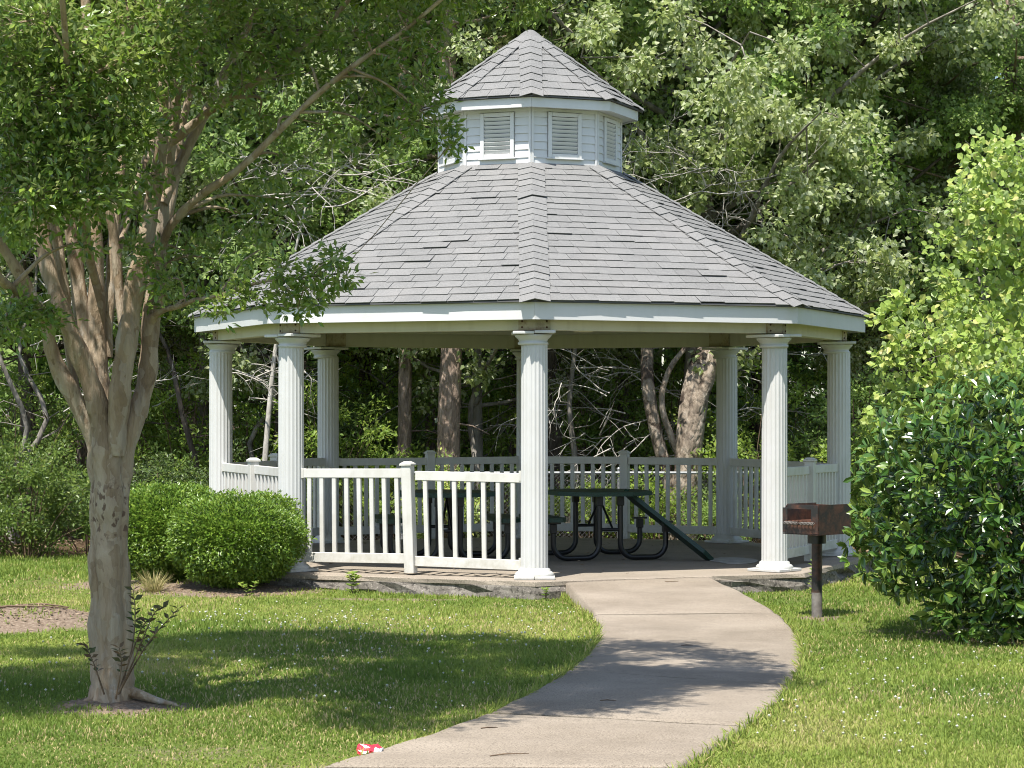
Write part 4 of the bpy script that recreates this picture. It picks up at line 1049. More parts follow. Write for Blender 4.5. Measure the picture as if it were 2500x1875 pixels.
for c, r in CLt:
    p, dd, nn_, tip, ax = sprays([c], [r], int(150 * r ** 1.7 + 3), 9, rg, .9, .14, droop=.15, up=.45, jit=.55)
    nn_ = nrm(nn_ + np.array([-.1, -.35, 0])); pos_.append(p); d_.append(dd); n_.append(nn_)
    cv = np.array(c); j = np.argmin(np.linalg.norm(NPt - cv, axis=1) + .8 * np.maximum(0, NPt[:, 2] - cv[2] + .1))
    s, e = Vector(NPt[j]), Vector(c); tb.tube(smoothline([s, s.lerp(e, .5) + Vector((0, 0, .07)), e], 4), np.linspace(min(.014, nodes[j][1]), .004, 9), 5)
    for q in range(0, len(tip), 3): tb.tube([e.lerp(Vector(tip[q]), .2), Vector(tip[q])], [.003, .0015], 3)
link('trunk', tb.mesh('trunk'), M['grey_bark'], ta)
pos_, d_, n_ = map(np.concatenate, (pos_, d_, n_)); N = len(pos_)
crown(ta, 'crown', 'round', M['lf_tallow'], pos_, d_, n_, rg.uniform(.048, .084, N), np.clip(rg.beta(2.2, 2.4, N), 0, 1), 300, 22, OT)

# ------------------------------------------------------------------ woods behind
def deciduous(seed, h, cr, cb, r0, limbs, per, leaves, L, tpl, droop, up, jit, lean=(0, 0), spread=.16, bare=0, rad=(.38, .62)):
    """trunk and foliage arrays of one woodland tree"""
    rg = np.random.default_rng(seed); tb = TB()
    tp = [Vector((lean[0] * t + rg.normal(0, .05) * t * 2, lean[1] * t + rg.normal(0, .05) * t * 2, t * h * .95)) for t in np.linspace(0, 1, 9)]
    tp[0].z = -.15; tp = smoothline(tp, 3)
    tr_ = np.linspace(1, .12, len(tp)) * r0; tr_[0] *= 1.25; tb.tube(tp, tr_, 10, .06)
    ce, ra = [], []
    for i in range(limbs):
        t = cb + (1 - cb) * (i + rg.random()) / limbs; f = t * (len(tp) - 1); p0 = tp[int(f)]
        az = i * 2.4 + rg.normal(0, .4); u = (t - cb) / (1 - cb)
        ln = cr * (.45 + .75 * math.sin(PI * min(.98, .18 + .78 * u))) * rg.uniform(.75, 1.15); el = rg.uniform(.1, .5) + .5 * u
        dv = Vector((math.cos(az) * math.cos(el), math.sin(az) * math.cos(el), math.sin(el)))
        P = [p0, p0 + dv * ln * .35 + Vector((0, 0, -.03 * ln)), p0 + dv * ln * .7 + Vector((rg.normal(0, .1), rg.normal(0, .1), .05 * ln)), p0 + dv * ln + Vector((0, 0, .04 * ln))]
        P = smoothline(P, 3); tb.tube(P, np.linspace(r0 * (.38 - .2 * u), .008, len(P)), 6)
        for k in range(per):
            q = P[min(len(P) - 1, int((.3 + .7 * (k + rg.random()) / per) * len(P)))]
            e = q + Vector((rg.normal(0, .32), rg.normal(0, .32), rg.normal(.08, .22))) * (cr / 2.4)
            tb.tube([q, q.lerp(e, .5) + Vector((0, 0, .04)), e], [.012, .008, .004], 4); ce.append(tuple(e)); ra.append(rg.uniform(*rad))
    for k in range(bare):
        t = rg.uniform(.12, .6); p0 = tp[int(t * (len(tp) - 1))]; az = rg.uniform(0, 2 * PI); ln = rg.uniform(.6, 1.9)
        P = [p0]; dv = Vector((math.cos(az), math.sin(az), rg.uniform(-.25, .3)))
        for s in range(5): dv = (dv + Vector((rg.normal(0, .25), rg.normal(0, .25), rg.normal(-.02, .2)))).normalized(); P.append(P[-1] + dv * ln / 5)
        tb.tube(smoothline(P, 2), np.linspace(.016, .004, 11), 4)
        for s in (2, 3, 4):
            d2 = (dv + Vector((rg.normal(0, .7), rg.normal(0, .7), rg.normal(0, .5)))).normalized(); tb.tube([P[s], P[s] + d2 * .25, P[s] + d2 * .5 + Vector((0, 0, rg.normal(0, .1)))], [.006, .004, .002], 3)
    p, d, n, tip, ax = sprays(ce, ra, leaves[0], leaves[1], rg, .7, spread, droop=droop, up=up, jit=jit)
    N = len(p); tree_shift = rg.normal(0, .06)
    return tb.mesh('trunk'), (p, d, n, rg.uniform(.7, 1.15, N) * L, np.clip(rg.beta(2, 2.6, N) + tree_shift, 0, 1))

def at(xd, d): p = W(xd, 1300, d); return (p.x, p.y, float(gh(p.x, p.y)))
WG = 'trees in the wood behind the gazebo'
# the big pale-leaved maple with the peeling leaning trunk
mx = at(1485, 32.6)
mp = thing('maple_tree', 'large pale-leaved maple with peeling leaning trunk seen through the right half of the gazebo', 'tree', mx, WG)
tm, fo = deciduous(101, 10.5, 3.6, .28, .20, 46, 8, (28, 10), .095, 'maple', .55, .35, .5, (.5, .6), .2, 40)
tm.materials.append(M['grey_bark']); link('trunk', tm, None, mp)
tb = TB()
OM = Vector(mx)
for P, r in (([(1470, 1200, 31.3), (1485, 1050, 31.3), (1488, 950, 31.3), (1500, 860, 31.4), (1518, 780, 31.6), (1530, 680, 32.7)], [.22, .21, .20, .19, .17, .14]),
             ([(1500, 900, 31.25), (1532, 810, 31.3), (1545, 740, 31.5), (1560, 600, 32.3)], [.10, .10, .085, .07]),
             ([(1465, 1120, 31.35), (1440, 1020, 31.4), (1418, 940, 31.4), (1402, 850, 31.4), (1398, 760, 31.6), (1410, 600, 32.9), (1440, 420, 33.2), (1500, 260, 33.4)], [.10, .10, .095, .09, .085, .075, .06, .04]),
             ([(1470, 990, 31.3), (1430, 880, 31.3), (1445, 800, 31.3), (1490, 740, 31.4)], [.05, .045, .04, .03])):
    P = smoothline([W(*p) - OM for p in P], 4); tb.tube(P, np.interp(np.linspace(0, 1, len(P)), np.linspace(0, 1, len(r)), r), 12, .09)
link('peeling_trunk', tb.mesh('peeling_trunk'), M['pale_bark'], mp)
crown(mp, 'crown', 'maple', M['lf_maple'], *fo, 300, 12, OM, mass='wide')
# bare grey branches tangled below the crown
def tangle(o, name, boxes, rg, mat, org):
    tb = TB()
    for (x0, x1, y0, y1, d0, d1, cnt, dirx) in boxes:
        for i in range(cnt):
            p = Vector(W(rg.uniform(x0, x1), rg.uniform(y0, y1), rg.uniform(d0, d1))) - org; P = [p]
            dv = Vector((dirx + rg.normal(0, .5), rg.normal(0, .4), rg.normal(0.02, .3))).normalized(); ln = rg.uniform(.5, 1.6)
            for s in range(6):
                dv = (dv + Vector((rg.normal(0, .22), rg.normal(0, .2), rg.normal(0, .22)))).normalized(); P.append(P[-1] + dv * ln / 6)
            tb.tube(smoothline(P, 2), np.linspace(.011, .003, 13), 4)
            for s in (1, 2, 3, 4, 5):
                d2 = (dv + Vector((rg.normal(0, .6), rg.normal(0, .5), rg.normal(0, .6)))).normalized(); q = P[s] + d2 * .18
                tb.tube([P[s], q, q + (d2 + Vector((rg.normal(0, .4), 0, rg.normal(0, .4)))).normalized() * .22], [.005, .0035, .0018], 3)
    link(name, tb.mesh(name), mat, o)
tangle(mp, 'dead_branches', [(1180, 1480, 780, 1000, 31.3, 32.5, 34, -.7), (1300, 1620, 260, 560, 30.4, 32.2, 60, .2), (1540, 1660, 770, 960, 31.5, 32.5, 14, .6)], np.random.default_rng(77), M['dead_wood'], OM)

dl = thing('dead_sapling', 'leaning dead sapling with pale bare twigs above the left slope of the roof', 'dead tree', at(560, 30.6), WG); OD = Vector(dl.location)
tb = TB(); tb.tube(smoothline([Vector((0, 0, -.1)), Vector((.1, .1, 1.6)), Vector((.25, .2, 3.0)), Vector((.6, .3, 4.6))], 4), np.linspace(.05, .015, 13), 7); link('trunk', tb.mesh('trunk'), M['dead_wood'], dl)
tangle(dl, 'dead_branches', [(500, 800, 330, 480, 30.2, 31.2, 34, .5), (480, 640, 760, 860, 30.4, 31.2, 12, .6), (40, 330, 560, 900, 30.5, 32, 26, .4)], np.random.default_rng(78), M['dead_wood'], OD)

# other broadleaf trees: four moulds, then copies with their own turn and size
moulds = []
for i, (sd, h, cr, cb, r0, lb, per, lv, L, tpl, mat, bark, bare) in enumerate([
        (111, 11.5, 2.9, .24, .13, 36, 6, (26, 10), .088, 'wide', 'lf_oak', 'dark_bark', 26),
        (112, 10.0, 2.6, .22, .10, 34, 6, (26, 10), .088, 'wide', 'lf_maple', 'grey_bark', 30),
        (113, 12.5, 3.0, .28, .12, 36, 6, (26, 10), .092, 'wide', 'lf_oak', 'dark_bark', 20),
        (114, 8.0, 2.2, .18, .07, 30, 6, (24, 9), .085, 'oval', 'lf_lime', 'grey_bark', 22)]):
    tm, fo = deciduous(sd, h, cr, cb, r0, lb, per, lv, L, tpl, .35, .55, .55, (.2, .1), .18, bare)
    tm.materials.append(M[bark])
    V, Fc, vv = leaf_inst(LT[tpl], fo[0], fo[1], fo[2], fo[3], fo[4]); cmh = mesh_np('crown', V, Fc, vv); cmh.materials.append(M[mat])
    moulds.append((tm, cmh))
def plant(k, loc, rz, sc, name, label, cat='tree', group=WG):
    o = thing(name, label, cat, loc, group); o.rotation_euler = (0, 0, rz); o.scale = (sc, sc, sc)
    link('trunk', moulds[k][0], None, o); c = link('crown', moulds[k][1], None, o); c['kind'] = 'stuff'
    return o
for k, x, d, rz, sc, nm, lab in [
    (1, 1030, 32.6, .3, .95, 'woodland_tree', 'slim pale-barked tree just right of the thick pine trunk'),
    (0, 1200, 32.8, 1.9, 1.0, 'woodland_tree', 'grey-trunked tree seen right beside the front column'),
    (0, 800, 34.6, 2.6, .95, 'woodland_tree', 'dark-leaved tree behind the left slope of the roof'),
    (3, 985, 34.4, .8, 1.0, 'sapling_tree', 'yellow-green leafy tree rising just left of the cupola'),
    (0, 610, 32.5, 4.0, .92, 'woodland_tree', 'dark tree behind the two left columns'),
    (1, 430, 33.5, 5.1, .95, 'woodland_tree', 'pale-leaved tree behind the leftmost column'),
    (2, 250, 34.5, .4, .9, 'woodland_tree', 'tall dark tree directly behind the crape myrtle trunk'),
    (0, 60, 32.5, 1.2, .95, 'woodland_tree', 'dark tree at left edge behind the wild shrub'),
    (1, -160, 34.0, 2.2, 1.0, 'woodland_tree', 'pale-leaved tree just beyond the left edge of the wood'),
    (2, 1640, 36.5, 3.3, 1.0, 'woodland_tree', 'dark tree behind the back right column'),
    (0, 1800, 33.6, 5.6, 1.0, 'woodland_tree', 'dark-leaved tree behind the right slope of the roof'),
    (1, 1960, 34.4, .9, .76, 'woodland_tree', 'silvery-leaved tree right of the roof, above the yellow-green tree'),
    (1, 1340, 36.0, 4.4, 1.15, 'woodland_tree', 'pale-leaved tree behind the right side of the cupola'),
    (2, 2140, 36.0, 2.9, .66, 'woodland_tree', 'dark tree behind the bright yellow-green tree'),
    (0, 2300, 33.5, 1.5, .64, 'woodland_tree', 'dark-leaved tree at the right edge behind the laurel'),
    (2, 720, 39.0, 3.9, 1.0, 'woodland_tree', 'dark tree deep in the wood left of the pines'),
    (2, 1110, 40.0, .1, 1.05, 'woodland_tree', 'dark tree deep in the wood behind the cupola'),
    (2, 1480, 40.5, 5.0, 1.05, 'woodland_tree', 'dark tree deep in the wood behind the big maple'),
    (2, 380, 40.0, 2.0, 1.05, 'woodland_tree', 'dark tree deep in the wood at the left'),
    (2, 1880, 40.5, 1.1, 1.0, 'woodland_tree', 'dark tree deep in the wood at the right')]:
    plant(k, at(x, d), rz, sc, nm, lab)

# pines: straight plated trunks, needles high up
def pine(seed, h, r0, first, nb, mat, bl=(1.2, 2.4)):
    rg = np.random.default_rng(seed); tb = TB()
    tp = smoothline([Vector((rg.normal(0, .04) * t * 3, rg.normal(0, .04) * t * 3, -.2 + t * h)) for t in np.linspace(0, 1, 8)], 4)
    tb.tube(tp, np.linspace(r0 * 1.08, r0 * .35, len(tp)), 14, .03); P_, D_ = [], []
    for i in range(10):
        p0 = tp[int(rg.uniform(.15, .6) * len(tp))]; a = rg.uniform(0, 2 * PI); dv = Vector((math.cos(a), math.sin(a), rg.uniform(-.2, .2))); tb.tube([p0, p0 + dv * .35, p0 + dv * .6 + Vector((0, 0, -.08))], [.018, .012, .006], 4)
    for i in range(nb):
        t = first + (1 - first) * (i + rg.random()) / nb; p0 = tp[min(len(tp) - 1, int(t * (len(tp) - 1)))]; a = i * 2.4 + rg.normal(0, .3); ln = rg.uniform(*bl)
        dv = Vector((math.cos(a), math.sin(a), rg.uniform(-.1, .35))); e = p0 + dv * ln; tb.tube(smoothline([p0, p0 + dv * ln * .5 + Vector((0, 0, -.08)), e], 3), np.linspace(.035, .008, 7), 5)
        for k in range(13):
            q = p0 + dv * ln * rg.uniform(.35, 1) + Vector((rg.normal(0, .26), rg.normal(0, .26), rg.normal(.05, .15))); P_.append(tuple(q)); D_.append(tuple(dv * .5 + (q - p0 - dv * ln * .5) * .7 + Vector((0, 0, .4))))
    P_ = np.repeat(np.array(P_), 34, 0); D_ = nrm(np.repeat(nrm(np.array(D_)), 34, 0) * .7 + rg.normal(0, .5, (len(P_), 3))); n = len(P_)
    V, Fc, vv = leaf_inst(LT['needle'], P_, D_, nrm(rg.normal(size=(n, 3))), rg.uniform(.15, .26, n), rg.random(n))
    a = tb.mesh('trunk'); a.materials.append(M['pine_bark']); c = mesh_np('crown', V, Fc, vv); c.materials.append(M[mat]); return a, c
pm = [pine(131, 13, .165, .40, 32, 'needle'), pine(132, 12, .10, .36, 30, 'needle_y'), pine(133, 13, .14, .30, 60, 'needle', (1.6, 3.0))]
for k, x, d, rz, sc, lab in [(0, 971, 31.7, .4, 1.0, 'thick pine with scaly red-brown trunk seen through the gazebo'), (1, 872, 32.3, 2.0, 1.0, 'thin dark pine left of the thick scaly pine trunk'),
                             (2, 2010, 35.2, 1.0, 1.0, 'dark-needled pine at upper right behind the silvery tree'), (2, 2190, 34.4, 3.0, 1.05, 'dark-needled pine at the upper right corner'), (1, 930, 34.4, 4.4, .85, 'pale-needled pine just left of the cupola roof'),
                             (0, 420, 38.0, 5.5, .9, 'dark pine trunk behind the leftmost column'), (1, 300, 36.0, 1.2, .9, 'thin pine at left behind the crape myrtle'), (0, 1245, 39.0, 2.6, .85, 'pine trunk seen just right of the front column')]:
    o = thing('pine_tree', lab, 'pine tree', at(x, d), 'pines in the wood behind the gazebo'); o.rotation_euler = (0, 0, rz); o.scale = (sc,) * 3
    link('trunk', pm[k][0], None, o); link('crown', pm[k][1], None, o)['kind'] = 'stuff'

# thin bare saplings
for i, (x, d, h, lab) in enumerate([(28, 31, 4.2, 'thin pale sapling stem at far left edge of the wood'), (52, 31.4, 4.5, 'thin grey sapling second from the left edge'), (1048, 31.9, 5, 'slim pale stem beside the slim pale-barked tree'), (560, 32, 3.6, 'thin bare sapling between the two left columns'), (395, 31.5, 4.6, 'dark sapling stem just left of the leftmost column'), (1218, 32, 5, 'thin grey stem right of the front column')]):
    rg = np.random.default_rng(200 + i); tb = TB()
    P = smoothline([Vector((rg.normal(0, .09) * k, rg.normal(0, .06) * k, -.1 + h * k / 5)) for k in range(6)], 3); tb.tube(P, np.linspace(.055, .012, len(P)), 7)
    for k in range(16):
        p = P[int(rg.uniform(.3, 1) * (len(P) - 1))]; dv = Vector((rg.normal(0, 1), rg.normal(0, 1), rg.uniform(0, .8))).normalized(); tb.tube([p, p + dv * .3, p + dv * .65 + Vector((0, 0, rg.normal(0, .12)))], [.009, .006, .002], 4)
    o = thing('sapling', lab, 'sapling', at(x, d), 'thin saplings in the wood', tb.mesh('sapling'), M['grey_bark'] if i != 4 else M['dark_bark'])

# shrubs and undergrowth at the wood's edge
def wild_shrub(x, y, rx, h, n, L, tpl, mat, lab, seed, ry=None, name='wild_shrub', group='wild shrubs at the edge of the wood'):
    o = thing(name, lab, 'shrub', (x, y, float(gh(x, y))), group); rg = np.random.default_rng(seed); tb = TB(); ry = ry or rx
    ce, ra = [], []
    for i in range(max(10, int(14 * rx * h))):
        a = rg.uniform(0, 2 * PI); q = math.sqrt(rg.random()); z = h * (rg.uniform(.12, 1)) * (1 - .35 * q * q)
        e = Vector((rx * q * math.cos(a), ry * q * math.sin(a), z)); ce.append(tuple(e)); ra.append(rg.uniform(.2, .36))
        P = smoothline([Vector((e.x * .15, e.y * .15, -.05)), Vector((e.x * .5, e.y * .5, z * .55)), e], 3); tb.tube(P, np.linspace(.012, .004, len(P)), 4)
    p, d, nn_, tip, ax = sprays(ce, ra, max(4, int(n / len(ce) / 8)), 8, rg, .85, .14, droop=.1, up=.55, jit=.55)
    link('stems', tb.mesh('stems'), M['twig'], o); N = len(p)
    crown(o, 'foliage', tpl, M[mat], p, d, nn_, rg.uniform(.7, 1.2, N) * L, np.clip(rg.beta(2, 2.4, N), 0, 1))
for i, (x, d, rx, h, n, L, tpl, mat, lab) in enumerate([
    (60, 28.2, 1.15, 1.55, 9000, .058, 'oval', 'lf_wild', 'bushy light green wild shrub at left edge of the lawn'),
    (-130, 28.2, 1.1, 1.6, 6000, .058, 'oval', 'lf_wild', 'leafy wild shrub just beyond the left edge of the picture'),
    (190, 29.2, .8, 1.0, 4000, .055, 'oval', 'lf_shade', 'low dark shrub behind the crape myrtle trunk'),
    (330, 29.8, .9, 1.3, 5000, .055, 'oval', 'lf_shade', 'dark shrub behind the clipped hedge shrubs'),
    (30, 31.5, 1.3, 2.4, 6000, .065, 'oval', 'lf_wild', 'tall loose shrub behind the light green wild shrub'),
    (560, 31.2, 1.0, 1.5, 5000, .06, 'oval', 'lf_shade', 'dark green shrub between the two left columns'),
    (760, 32.6, 1.0, 2.0, 6000, .07, 'oval', 'lf_shade', 'broad dark shrub seen right of the back left column'),
    (840, 31.6, .7, 1.35, 4500, .065, 'oval', 'lf_lime', 'light green shrub rising above the back railing at left'),
    (950, 31.0, .5, 1.15, 2600, .075, 'oval', 'lf_tallow', 'bright yellow-green shrub at foot of the thick pine'),
    (1090, 32.0, .7, 1.0, 3000, .06, 'oval', 'lf_shade', 'low dark shrub left of the front column'),
    (1270, 31.6, .9, 1.1, 4000, .065, 'oval', 'lf_lime', 'leafy shrub above the back railing right of the front column'),
    (1420, 30.6, .8, .9, 3500, .06, 'oval', 'lf_lime', 'low green shrub left of the peeling maple trunk'),
    (690, 31.4, .8, 2.6, 4500, .07, 'oval', 'lf_lime', 'tall leafy shrub showing beside the back left column'),
    (800, 33.6, 1.1, 3.0, 6000, .075, 'oval', 'lf_lime', 'tall loose green shrub left of the thin dark pine'),
    (1110, 33.4, 1.0, 2.9, 5500, .075, 'oval', 'lf_lime', 'tall leafy shrub between the pale stems and front column'),
    (1290, 33.6, 1.1, 2.7, 5500, .075, 'oval', 'lf_oak', 'tall shrub behind the tangle of dead branches'),
    (1430, 34.2, 1.0, 3.0, 5500, .075, 'oval', 'lf_lime', 'tall green shrub directly left behind the peeling trunk'),
    (1610, 31.4, .8, 2.7, 4500, .07, 'oval', 'lf_lime', 'tall green shrub beside the back right column'),
    (1730, 33.4, 1.2, 3.0, 6500, .075, 'oval', 'lf_lime', 'tall leafy shrub between the two right columns'),
    (1850, 31.0, .9, 2.8, 5000, .07, 'oval', 'lf_oak', 'tall dark shrub just right of the rightmost column'),
    (400, 32.6, 1.2, 2.8, 6000, .07, 'oval', 'lf_lime', 'tall leafy shrub left of the leftmost column'),
    (530, 33.0, 1.1, 2.9, 5500, .075, 'oval', 'lf_lime', 'tall green shrub between leftmost and front left columns'),
    (200, 33.0, 1.3, 3.0, 6500, .07, 'oval', 'lf_lime', 'tall leafy shrub right of the crape myrtle stems'),
    (1545, 30.2, .35, 1.05, 3000, .035, 'oval', 'lf_far', 'small dark shrub right of the peeling maple trunk behind the railing'),
    (1640, 32.5, .9, 1.9, 5000, .065, 'oval', 'lf_shade', 'dark shrub between the two right columns'),
    (1760, 31.5, .8, 1.6, 4500, .065, 'oval', 'lf_shade', 'dark shrub beside the rightmost column'),
    (1880, 26.6, .55, 1.45, 4000, .055, 'wide', 'lf_lime', 'light green leafy shrub squeezed between rightmost column and laurel'),
    (1960, 28.5, 1.0, 2.0, 6000, .06, 'wide', 'lf_lime', 'loose green shrub behind the laurel bush'),
    (2150, 27.5, 1.2, 2.2, 6000, .06, 'oval', 'lf_shade', 'dark shrub hidden behind the laurel and yellow-green tree')]):
    px_ = W(x, 1300, d); wild_shrub(px_.x, px_.y, rx, h, n, L, tpl, mat, lab, 300 + i)

# the mass of the wood beyond
def woods_mass():
    rg = np.random.default_rng(400); n = 4200
    ce = np.stack([rg.uniform(-26, 26, n), rg.uniform(15.5, 26, n), 15 * rg.random(n) ** 1.5], -1)
    p, d, nn_, tip, ax = sprays(ce, rg.uniform(.7, 1.3, n), 6, 16, rg, .75, .34, droop=.2, up=.5, jit=.6); N = len(p)
    V, Fc, vv = leaf_inst(LT['wide'], p, d, nn_, rg.uniform(.13, .24, N), np.clip(rg.beta(2, 2.8, N), 0, 1))
    o = link('woods', mesh_np('woods', V, Fc, vv), M['lf_far']); o['kind'] = 'stuff'
woods_mass()
def trunks_mass():
    rg = np.random.default_rng(410); tb = TB()
    for i in range(60):
        x, y = rg.uniform(-20, 20), rg.uniform(15, 25); r = rg.uniform(.05, .16)
        tb.tube(smoothline([Vector((x + rg.normal(0, .12) * k, y, -.2 + 2.6 * k)) for k in range(6)], 2), np.linspace(r, r * .4, 11), 7)
    o = link('far_woods_trunks', tb.mesh('far_woods_trunks'), M['dark_bark']); o['kind'] = 'stuff'
trunks_mass()

# chain-link fence behind the gazebo
FY = 5.15
fe = thing('chain_link_fence', 'low galvanised chain-link fence running behind the gazebo railing', 'fence', (0, FY, GZ))
b = MB(); b.tube([(-2.4, 0, .955), (5.4, 0, .955)], .021, 8); b.build('top_rail', M['galv'], fe)
for x in (-1.7, 1.25, 4.2):
    b = MB(); b.tube([(x, .03, -.1), (x, .03, 1.0)], .026, 8); b.lathe([(.03, 1.0), (.03, 1.02), (.001, 1.035)], 8, Matrix.Translation((x, .03, 0))); b.build('post', M['galv'], fe)
tb = TB()
for i in range(125):
    x = -2.4 + i * .06
    for s in (-1, 1): tb.tube([(x, -.024 + .002 * s, .02), (x + s * .9, -.024 + .002 * s, .945)], .0014, 3)
o = link('wire_mesh', tb.mesh('wire_mesh'), M['galv'], fe); o['kind'] = 'stuff'

# ------------------------------------------------------------------ grass, clover, weeds, litter
def grass():
    rg = np.random.default_rng(500); Vs, Fs, vs = [], [], []; nv = 0
    for y0, y1, dens, w, L0, L1 in ((-16.5, -12.0, 9000, .0042, .035, .080), (-12.0, -7.5, 6500, .0052, .035, .085), (-7.5, -2.0, 3800, .0075, .035, .08), (-2.0, 4.5, 1700, .011, .04, .10)):
        half = lambda y: (y - CY) * 1250 / F + 1.9
        xm = half(y1); area = 2 * xm * (y1 - y0); n = int(area * dens)
        x = rg.uniform(-xm, xm, n) + CX; y = rg.uniform(y0, y1, n)
        k = (np.abs(x - CX) < half(y)) & ~inside(PP, x, y) & ~inside(SLABP * 1.004, x, y)
        k &= rg.random(n) > np.clip(dirt(x, y) + (nz2(x * 6, y * 6) - .5) * .5, 0, 1) ** .8 * 1.12
        k &= rg.random(n) > wood(x, y) * .93
        k &= rg.random(n) < .50 + .62 * nz1(x * 2.3, y * 2.3)
        x, y = x[k], y[k]; n = len(x); z = gh(x, y) - .004
        a = rg.uniform(0, 2 * PI, n); ln = rg.uniform(L0, L1, n) * (.34 + .54 * nz3(x * 1.1, y * 1.1)); tilt = np.clip(np.abs(rg.normal(.85, .38, n)), 0, 1.55)
        dx, dy = np.cos(a), np.sin(a); b = np.stack([x, y, z], -1)
        sd = np.stack([-dy, dx, 0 * dx], -1) * (w * rg.uniform(.6, 1.3, n))[:, None]
        fw = np.stack([dx, dy, 0 * dx], -1); up = np.array([0, 0, 1.])
        mid = b + fw * (ln * .45 * np.sin(tilt * .6))[:, None] + up * (ln * .55 * np.cos(tilt * .6))[:, None]
        tip = mid + fw * (ln * .5 * np.sin(tilt * 1.15))[:, None] + up * (ln * .5 * np.cos(tilt * 1.15))[:, None]
        V = np.stack([b - sd, b + sd, mid + sd * .8, mid - sd * .8, tip], 1).reshape(-1, 3)
        i5 = 5 * np.arange(n)[:, None] + nv
        Fs.append(np.concatenate([i5 + np.array([[0, 1, 2]]), i5 + np.array([[0, 2, 3]]), i5 + np.array([[3, 2, 4]])], 0) if y1 < -5 else np.concatenate([i5 + np.array([[0, 1, 4]])], 0))
        pv = np.clip(-.05 + .85 * nz2(x * .7 + 4, y * .7) ** 1.2 + rg.normal(0, .16, n) + .45 * (nz1(x * 2.6, y * 2.6) - .5), 0, 1)
        pv = np.where(rg.random(n) < .045 + .12 * (nz3(x * .6 + 2, y * .6) > .6), 1.0, pv * .85)
        Vs.append(V); vs.append(np.repeat(pv, 5)); nv += len(V)
    o = link('grass', mesh_np('grass', np.concatenate(Vs), np.concatenate(Fs), np.concatenate(vs)), M['grass']); o['kind'] = 'stuff'
grass()
def edge_grass():
    rg = np.random.default_rng(505); P = []
    for E, sgn in ((EL, -1), (ER, 1)):
        for i in range(len(E) - 1):
            a, b = E[i], E[i + 1]; t = (b - a).normalized(); nr = Vector((t.y, -t.x, 0)) * (-1 if sgn < 0 else 1)
            if nr.x * sgn < 0: nr = -nr
            m = int((b - a).length * 260 * (.35 + 1.1 * nz2(a.x * 2.4, a.y * 2.4)))
            for k in range(m):
                q = a.lerp(b, rg.random()) + nr * abs(rg.normal(.012, .03)); P.append((q.x, q.y, -nr.x, -nr.y))
    P = np.array(P); m = dirt(P[:, 0], P[:, 1]) < .6; P = P[m]; n = len(P)
    pos = np.stack([P[:, 0], P[:, 1], gh(P[:, 0], P[:, 1]) - .003], -1)
    d = np.stack([P[:, 2] * .5 + rg.normal(0, .6, n), P[:, 3] * .5 + rg.normal(0, .6, n), rg.uniform(.5, 1.3, n)], -1)
    tpl = (np.array([(0, .05, 0), (0, -.05, 0), (.55, -.045, .06), (.55, .045, .06), (1, 0, -.08)]), np.array([(0, 1, 2), (0, 2, 3), (3, 2, 4)]))
    V, Fc, vv = leaf_inst(tpl, pos, d, np.stack([rg.normal(0, .4, n), rg.normal(0, .4, n), np.ones(n)], -1), rg.uniform(.05, .11, n), np.clip(rg.normal(.45, .25, n), 0, 1))
    o = link('edge_grass', mesh_np('edge_grass', V, Fc, vv), M['grass']); o['kind'] = 'stuff'
edge_grass()
def clover():
    rg = np.random.default_rng(510); P = []
    for cx, cy, rx, ry, n in ((-2.1, -6.6, 1.6, 1.0, 230), (-.6, -8.2, 1.6, 1.3, 170), (-2.6, -9.6, 1.6, 1.6, 130), (2.6, -11.6, 1.2, 1.6, 110), (3.2, -9.4, 1.2, .9, 70), (-.9, -11.2, 1.2, 1.3, 70), (-3.4, -11.5, .8, 1.0, 40), (.4, -6.0, .8, .8, 50), (1.9, -13, .7, .9, 60)):
        n = int(n * .62); q = rg.normal(size=(n, 2)) * .6; P += [(cx + a * rx, cy + b * ry) for a, b in q]
    P = np.array(P); k = ~inside(PP, P[:, 0], P[:, 1]) & ~inside(SLABP, P[:, 0], P[:, 1]) & (dirt(P[:, 0], P[:, 1]) < .5); P = P[k]
    V, Fc, vv = [], [], []; nv = 0
    ico = np.array([(0, 0, 1), (.9, 0, .25), (.28, .85, .25), (-.72, .53, .25), (-.72, -.53, .25), (.28, -.85, .25), (0, 0, -.8)]); fi = np.array([(0, 1, 2), (0, 2, 3), (0, 3, 4), (0, 4, 5), (0, 5, 1), (6, 2, 1), (6, 3, 2), (6, 4, 3), (6, 5, 4), (6, 1, 5)])
    for x, y in P:
        s = rg.uniform(.006, .0125); V.append(ico * s + np.array([x, y, float(gh(x, y)) + rg.uniform(.035, .07)])); Fc.append(fi + nv); nv += 7; vv += [rg.random()] * 7
    o = link('clover_flowers', mesh_np('clover_flowers', np.concatenate(V), np.concatenate(Fc), vv), M['clover']); o['kind'] = 'stuff'
clover()

